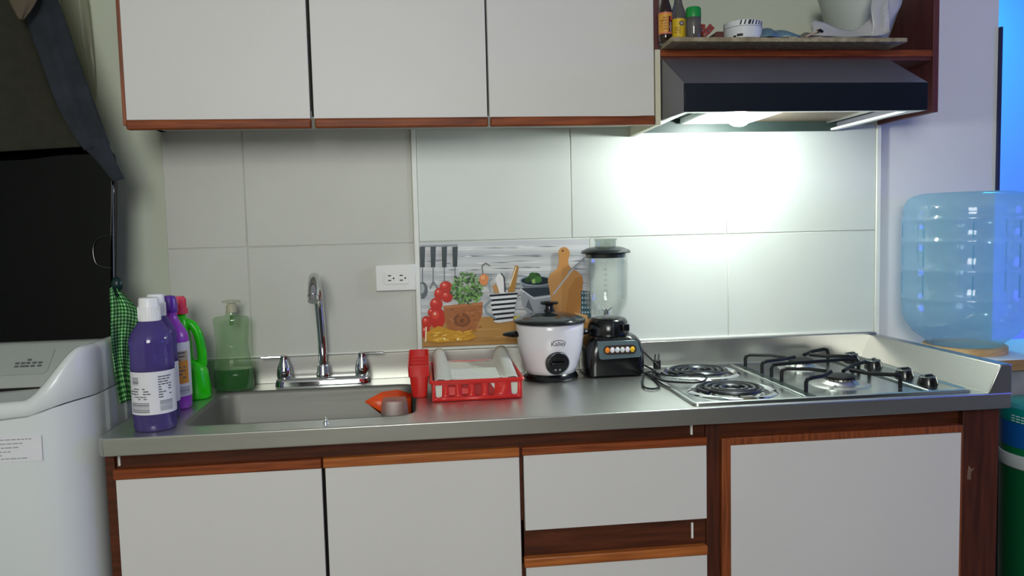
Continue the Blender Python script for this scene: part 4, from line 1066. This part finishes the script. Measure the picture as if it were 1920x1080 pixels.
# ================================================================ waste bin
bx, by, br = 2.4085, -.435, .115
wb = thing('waste_bin', (bx, by, 0), 'dark green round bin with blue band and teal lid right of the cabinet', 'bin')
M_bing = mat('bin_green', '0c5530', .35, var=.1, scale=3)
mk('body', lathe(NB(), bx, by, [(br*.92, .001), (br*.94, .02), (br, .70), (br, .705)], 40), M_bing, wb)
mk('white_band', lathe(NB(), bx, by, [(br+.001, .690), (br+.003, .694), (br+.003, .720), (br+.001, .724)], 40, False, False), mat('band_white', 'b9c0c4', .5, var=.15, scale=20), wb, solid=.002)
mk('collar', lathe(NB(), bx, by, [(br, .705), (br+.001, .742), (br-.001, .743)], 40), mat('collar_green', '0e6a3e', .3, var=.1), wb)
bb = mk('blue_band', lathe(NB(), bx, by, [(br+.0015, .742), (br+.0015, .802), (br-.001, .803)], 40, True, True), mat('band_blue', '12539c', .25, var=.1), wb)
ldb = mk('lid', lathe(NB(), bx, by, [(br+.002, .803), (br+.003, .812), (br, .838), (br-.01, .842), (.001, .848)], 40), mat('lid_teal', '0a7f78', .3, var=.08), wb)
bm = NB(); rnd = random.Random(8)
for k in range(3):
    for j in range(14):
        a0 = -88+j*6.5
        patch(bm, bx, by, br+.0036, a0, a0+5, .806+.0065*k-.0006*j, .8085+.0065*k-.0006*j, 2)
mk('lid_print', bm, mat('print_white', 'c8dde0', .4, var=.05), ldb)

# ================================================================ things on the shelf board
Zs = 1.7466
cx, cy, z0 = 1.4962, -.19, 1.7356
t = thing('sauce_bottle', (1.4825, -.278, Zs), 'brown sauce bottle with orange label at the left end of the shelf', 'bottle')
cx, cy, z0 = 1.4825, -.278, Zs
prof = [(.0145, z0), (.0165, z0+.004), (.017, z0+.012), (.0165, z0+.020), (.0165, z0+.066), (.0170, z0+.070), (.0155, z0+.078), (.010, z0+.095), (.0075, z0+.120), (.0075, z0+.14)]
mk('body', lathe(NB(), cx, cy, prof, 24), mat('brown_glass', '2a1610', .12, var=.1, coat=.4), t, angle=50)
lb = mk('label', patch(NB(), cx, cy, .0169, -100, 100, z0+.018, z0+.066, 24), mat('label_amber', 'd89a3a', .5, var=.15, scale=30), t)
bm = NB(); patch(bm, cx, cy, .0173, -100, 100, z0+.064, z0+.0675, 24); patch(bm, cx, cy, .0173, -100, 100, z0+.0165, z0+.020, 24)
mk('label_border', bm, mat('label_salmon', 'd97a58', .5, var=.1), lb)
mk('label_panel', patch(NB(), cx, cy, .0172, 8, 52, z0+.020, z0+.058, 10), mat('label_maroon', '5a1f1c', .5, var=.1), lb)
mk('label_badge', ball(NB(), (cx+.0172*math.sin(math.radians(30)), cy-.0172*math.cos(math.radians(30)), z0+.053), .0045, 10, sy=.15), mat('badge_red', 'b0392e', .5, var=.1), lb)
def vt(x, y):
    a = math.radians(30)+(y-.004)/.0172*-1; return (cx+.0176*math.sin(a), cy-.0176*math.cos(a), z0+.034+x*-1)
def vt2(x, y): a = math.radians(29)+x/.0172; return (cx+.0176*math.sin(a), cy-.0176*math.cos(a), z0+y)
for ch_, dz in (('S', .0365), ('O', .0285), ('S', .0205)):
    text_mesh(ch_, .0105, lambda x, y, dz=dz: vt2(x, y+dz), lb, mat('letter_white', 'e6dcd4', .5, var=.05), 'lettering')
bm = NB(); rnd = random.Random(6); print_block(bm, cx, cy, .0172, -60, 0, z0+.025, z0+.058, 5, rnd, .7)
mk('label_print', bm, mat('print_brown', '9a6420', .5, var=.1), lb)

cx, cy = 1.5275, -.240; z0 = Zs
t = thing('condiment_bottle', (cx, cy, z0), 'clear bottle with yellow label behind the brown sauce bottle', 'bottle')
r = .0195
mk('body', lathe(NB(), cx, cy, [(r*.95, z0), (r, z0+.004), (r, z0+.068), (r*.92, z0+.08), (r*.55, z0+.10), (r*.4, z0+.12), (r*.4, z0+.14)], 28), thin('clear_grey', 'b9b6b4', .12, .06, .35, '8a8888'), t, angle=50)
lb = mk('label', patch(NB(), cx, cy, r+.0004, -110, 110, z0+.010, z0+.062, 24), mat('label_yellow', 'dcb91e', .5, var=.06), t)
mk('label_base', patch(NB(), cx, cy, r+.0005, -110, 110, z0+.0005, z0+.010, 24), mat('label_teal', '1d5c50', .5, c2='0d3a30', scale=60), lb)
def vt3(x, y): a = math.radians(-2)+x/r; return (cx+(r+.0010)*math.sin(a), cy-(r+.0010)*math.cos(a), z0+y)
text_mesh('ULLA', .0085, lambda x, y: vt3(x, y+.0125), lb, mat('letter_brown', '5a2a0c', .5, var=.05), 'lettering')
def oct_(a0, z, q, off): return [(cx+(r+off)*math.sin(math.radians(a0)+q/r*math.cos(2*PI*i/8+.39)), cy-(r+off)*math.cos(math.radians(a0)+q/r*math.cos(2*PI*i/8+.39)), z+q*math.sin(2*PI*i/8+.39)) for i in range(8)]
bm = NB(); bm.faces.new([bm.verts.new(p) for p in oct_(6, z0+.050, .0062, .0009)])
mk('label_badge', bm, M_printd, lb)
bm = NB(); bm.faces.new([bm.verts.new(p) for p in oct_(6, z0+.050, .0042, .0012)])
mk('badge_centre', bm, mat('badge_lilac', 'a99aa8', .5, var=.05), lb)
bm = NB(); print_block(bm, cx, cy, r+.0009, -45, 0, z0+.026, z0+.042, 3, random.Random(3), .8)
mk('label_print', bm, mat('print_brown', '9a6420'), lb)

cx, cy = 1.5435, -.305
t = thing('spice_jar', (cx, cy, Zs), 'small clear spice jar with green lid on the shelf', 'jar')
mk('body', lathe(NB(), cx, cy, [(.0165, Zs), (.0178, Zs+.003), (.0178, Zs+.050), (.0165, Zs+.054)], 28), thin('spice_clear', 'b4b0b0', .15, .06, .5, '8c8888'), t, angle=50)
mk('lid', lathe(NB(), cx, cy, [(.0182, Zs+.050), (.0184, Zs+.052), (.018, Zs+.071), (.0155, Zs+.0745), (.001, Zs+.075)], 28), mat('lid_green', '148a3c', .4, var=.06), t, angle=40)

def peg(u0, v0, u1, v1, y, lbl):
    a, b = at(u0, v0, y=y), at(u1, v1, y=y)
    a.z = max(a.z, Zs+.003); d = (b-a).normalized(); nx = Vector((d.z, 0, -d.x))
    t = thing('clothes_peg', a, lbl, 'clip', 'red clips on the shelf')
    for s in (-1, 1):
        o_ = nx*(.0022*s)
        bm = NB(); w0, w1 = .0016, .0036
        sec = []
        for p, w_ in ((a, w0), ((a+b)/2, w1), (b, w1)):
            c = p+o_+nx*(s*w_*.5)
            sec.append([c+nx*w_*x+Vector((0, .004*yy, 0)) for x, yy in ((-1, -1), (1, -1), (1, 1), (-1, 1))])
        mk('jaw', loft(bm, sec), mat('clip_red', '8e3530', .5, var=.15), t, bevel=.0006)
    mk('spring', tube(NB(), [a+(b-a)*.55+Vector((.003*math.cos(2*PI*i/10), -.0046, .003*math.sin(2*PI*i/10))) for i in range(10)], .0007, 5, True), M_chrome, t)
peg(1315, 69, 1316, 46, -.285, 'dark red clip standing upright beside the spice jar')
peg(1318, 69, 1335, 49, -.295, 'dark red clip leaning to the right near the spice jar')
q0, q1 = at(1334, 69, y=-.27), at(1366, 60, y=-.27)
mk('maroon_box', poly_y(NB(), [(q0.x, Zs), (q1.x+.02, Zs), (q1.x+.02, q1.z), (q0.x+.012, q1.z), (q0.x, Zs+.004)], -.275, -.22), mat('maroon_card', '5a302a', .6, var=.1), loc=(q0.x, -.25, Zs), bevel=.001, label='flat maroon box lying behind the striped tub', cat='box')

cx, cy, r = 1.674, -.288, .0455
t = thing('striped_tub', (cx, cy, Zs), 'round white tub with black stripes round its rim on the shelf', 'tub')
mk('body', lathe(NB(), cx, cy, [(r*.96, Zs), (r, Zs+.003), (r, Zs+.026), (r*1.01, Zs+.027), (r*1.01, Zs+.041), (r*.97, Zs+.042), (r*.96, Zs+.036), (.001, Zs+.034)], 40), mat('tub_white', 'd4d8dc', .4, var=.03), t, angle=40)
bm = NB()
for k in range(9):
    a0 = -32+k*12; da = 4.5 if k != 2 else 8
    rows = []
    for z, sh in ((Zs+.030, 0), (Zs+.0405, 4)):
        rows.append([(cx+(r*1.013)*math.sin(math.radians(a0+sh+da*i/3)), cy-(r*1.013)*math.cos(math.radians(a0+sh+da*i/3)), z) for i in range(4)])
    grid(bm, rows)
patch(bm, cx, cy, r*1.012, -90, 90, Zs+.0268, Zs+.0276, 30); patch(bm, cx, cy, r*1.003, -40, -22, Zs+.003, Zs+.009, 6); patch(bm, cx, cy, r*1.003, -52, -42, Zs+.002, Zs+.006, 6)
mk('stripe_print', bm, M_printd, t)

def heap(name, u0, u1, vtop, y0, y1, m, lbl, cat, seed, amp=.004, nu=22, nv=8):
    rnd = random.Random(seed); ph = [rnd.uniform(0, 6) for _ in range(4)]
    x0, x1 = at(u0, 70, y=y0).x, at(u1, 70, y=y0).x; rows = []
    for j in range(nv+1):
        s = j/nv; r_ = []
        for i in range(nu+1):
            q = i/nu; f = q*(len(vtop)-1); k = min(int(f), len(vtop)-2); h = vtop[k]+(vtop[k+1]-vtop[k])*(f-k)
            prof = math.sin(PI*min(1, s*1.0))**.6 if s not in (0, 1) else 0
            z = Zs+.0015+h*prof*(1+.12*math.sin(q*17+ph[0]+s*4)); 
            r_.append((x0+(x1-x0)*q+amp*math.sin(s*7+ph[1]), y0+(y1-y0)*s+amp*math.sin(q*11+ph[2]), max(Zs+.001, z)))
        rows.append(r_)
    return mk(name, grid(NB(), rows), m, loc=((x0+x1)/2, (y0+y1)/2, Zs), angle=180, solid=.0012, off=1, label=lbl, cat=cat)
heap('plastic_pouch', 1424, 1500, [.010, .022, .026, .024, .021, .017, .012], -.326, -.25, mat('pouch_blue', '5f7f90', .3, c2='4a6672', scale=25), 'crumpled grey blue plastic pouch beside the striped tub', 'pouch', 4)
heap('grey_pouch', 1502, 1575, [.004, .014, .020, .022, .020, .016, .011, .005], -.318, -.245, mat('pouch_grey', '7a756c', .4, c2='656058', scale=25), 'flat grey pouch lying before the white bag', 'pouch', 12)
a, b = at(1505, 66, y=-.292), at(1522, 58, y=-.292)
t = thing('small_brush', (a.x, -.292, Zs), 'small brush with pale handle and black tip on the shelf', 'brush')
mk('handle', tube(NB(), [(a.x-.008, -.322, Zs+.0025), (b.x, -.322, Zs+.0165)], .0022, 8), mat('brush_pale', 'b9a48c', .5, var=.1), t)
mk('tip', tube(NB(), [(b.x-.001, -.322, Zs+.0155), (b.x+.006, -.322, Zs+.019), (b.x+.013, -.322, Zs+.0145)], [.0045, .003], 8), M_black, t)

cx, cy = at(1613, 25, y=-.15).x, -.15
t = thing('white_bowl', (cx, cy, Zs), 'large grey white plastic bowl standing on the shelf', 'bowl')
mk('bowl_wall', lathe(NB(), cx, cy, [(.050, Zs), (.055, Zs+.004), (.072, Zs+.04), (.092, Zs+.10), (.105, Zs+.15), (.107, Zs+.155), (.103, Zs+.152), (.088, Zs+.10), (.066, Zs+.04), (.05, Zs+.008), (.001, Zs+.006)], 48), mat('bowl_white', 'b9c0bd', .4, var=.03), t, angle=50)
# white plastic bag round the bowl
bgt = thing('plastic_bag', (2.03, -.27, Zs), 'crumpled white plastic bag wrapped round the bowl at the shelf end', 'bag')
M_bag = thin('bag_white', 'ececec', .08, .3, .8, 'ececec')
rows = []
Up = [(1522, 66, 40), (1528, 66, 38), (1545, 67, 42), (1562, 67, 50), (1578, 67, 55), (1596, 67, 58), (1612, 67, 52), (1630, 67, 36), (1645, 67, 20), (1656, 66, 4), (1664, 63, -20), (1667, 60, -40)]
mk('bag_front', grid(NB(), [[at(u+(v0-67)*0, v0+(v1-v0)*s, y=-.322+.030*s+.006*math.sin(k*2.1+s*5)) for k, (u, v0, v1) in enumerate(Up)] for s in [i/8 for i in range(9)]]), M_bag, bgt, angle=180, solid=.0012)
Sd = [((1632, 68), (1640, -40)), ((1645, 68), (1658, -40)), ((1656, 66), (1680, -40)), ((1664, 60), (1698, -40)), ((1671, 48), (1706, -38)), ((1676, 36), (1704, -38))]
mk('bag_side', grid(NB(), [[at(a[0]+(b[0]-a[0])*s+3*math.sin(s*9+k), a[1]+(b[1]-a[1])*s, y=-.325+.045*k/5+.02*s+.005*math.sin(s*11+k*1.7)) for k, (a, b) in enumerate(Sd)] for s in [i/10 for i in range(11)]]), M_bag, bgt, angle=180, solid=.0012)
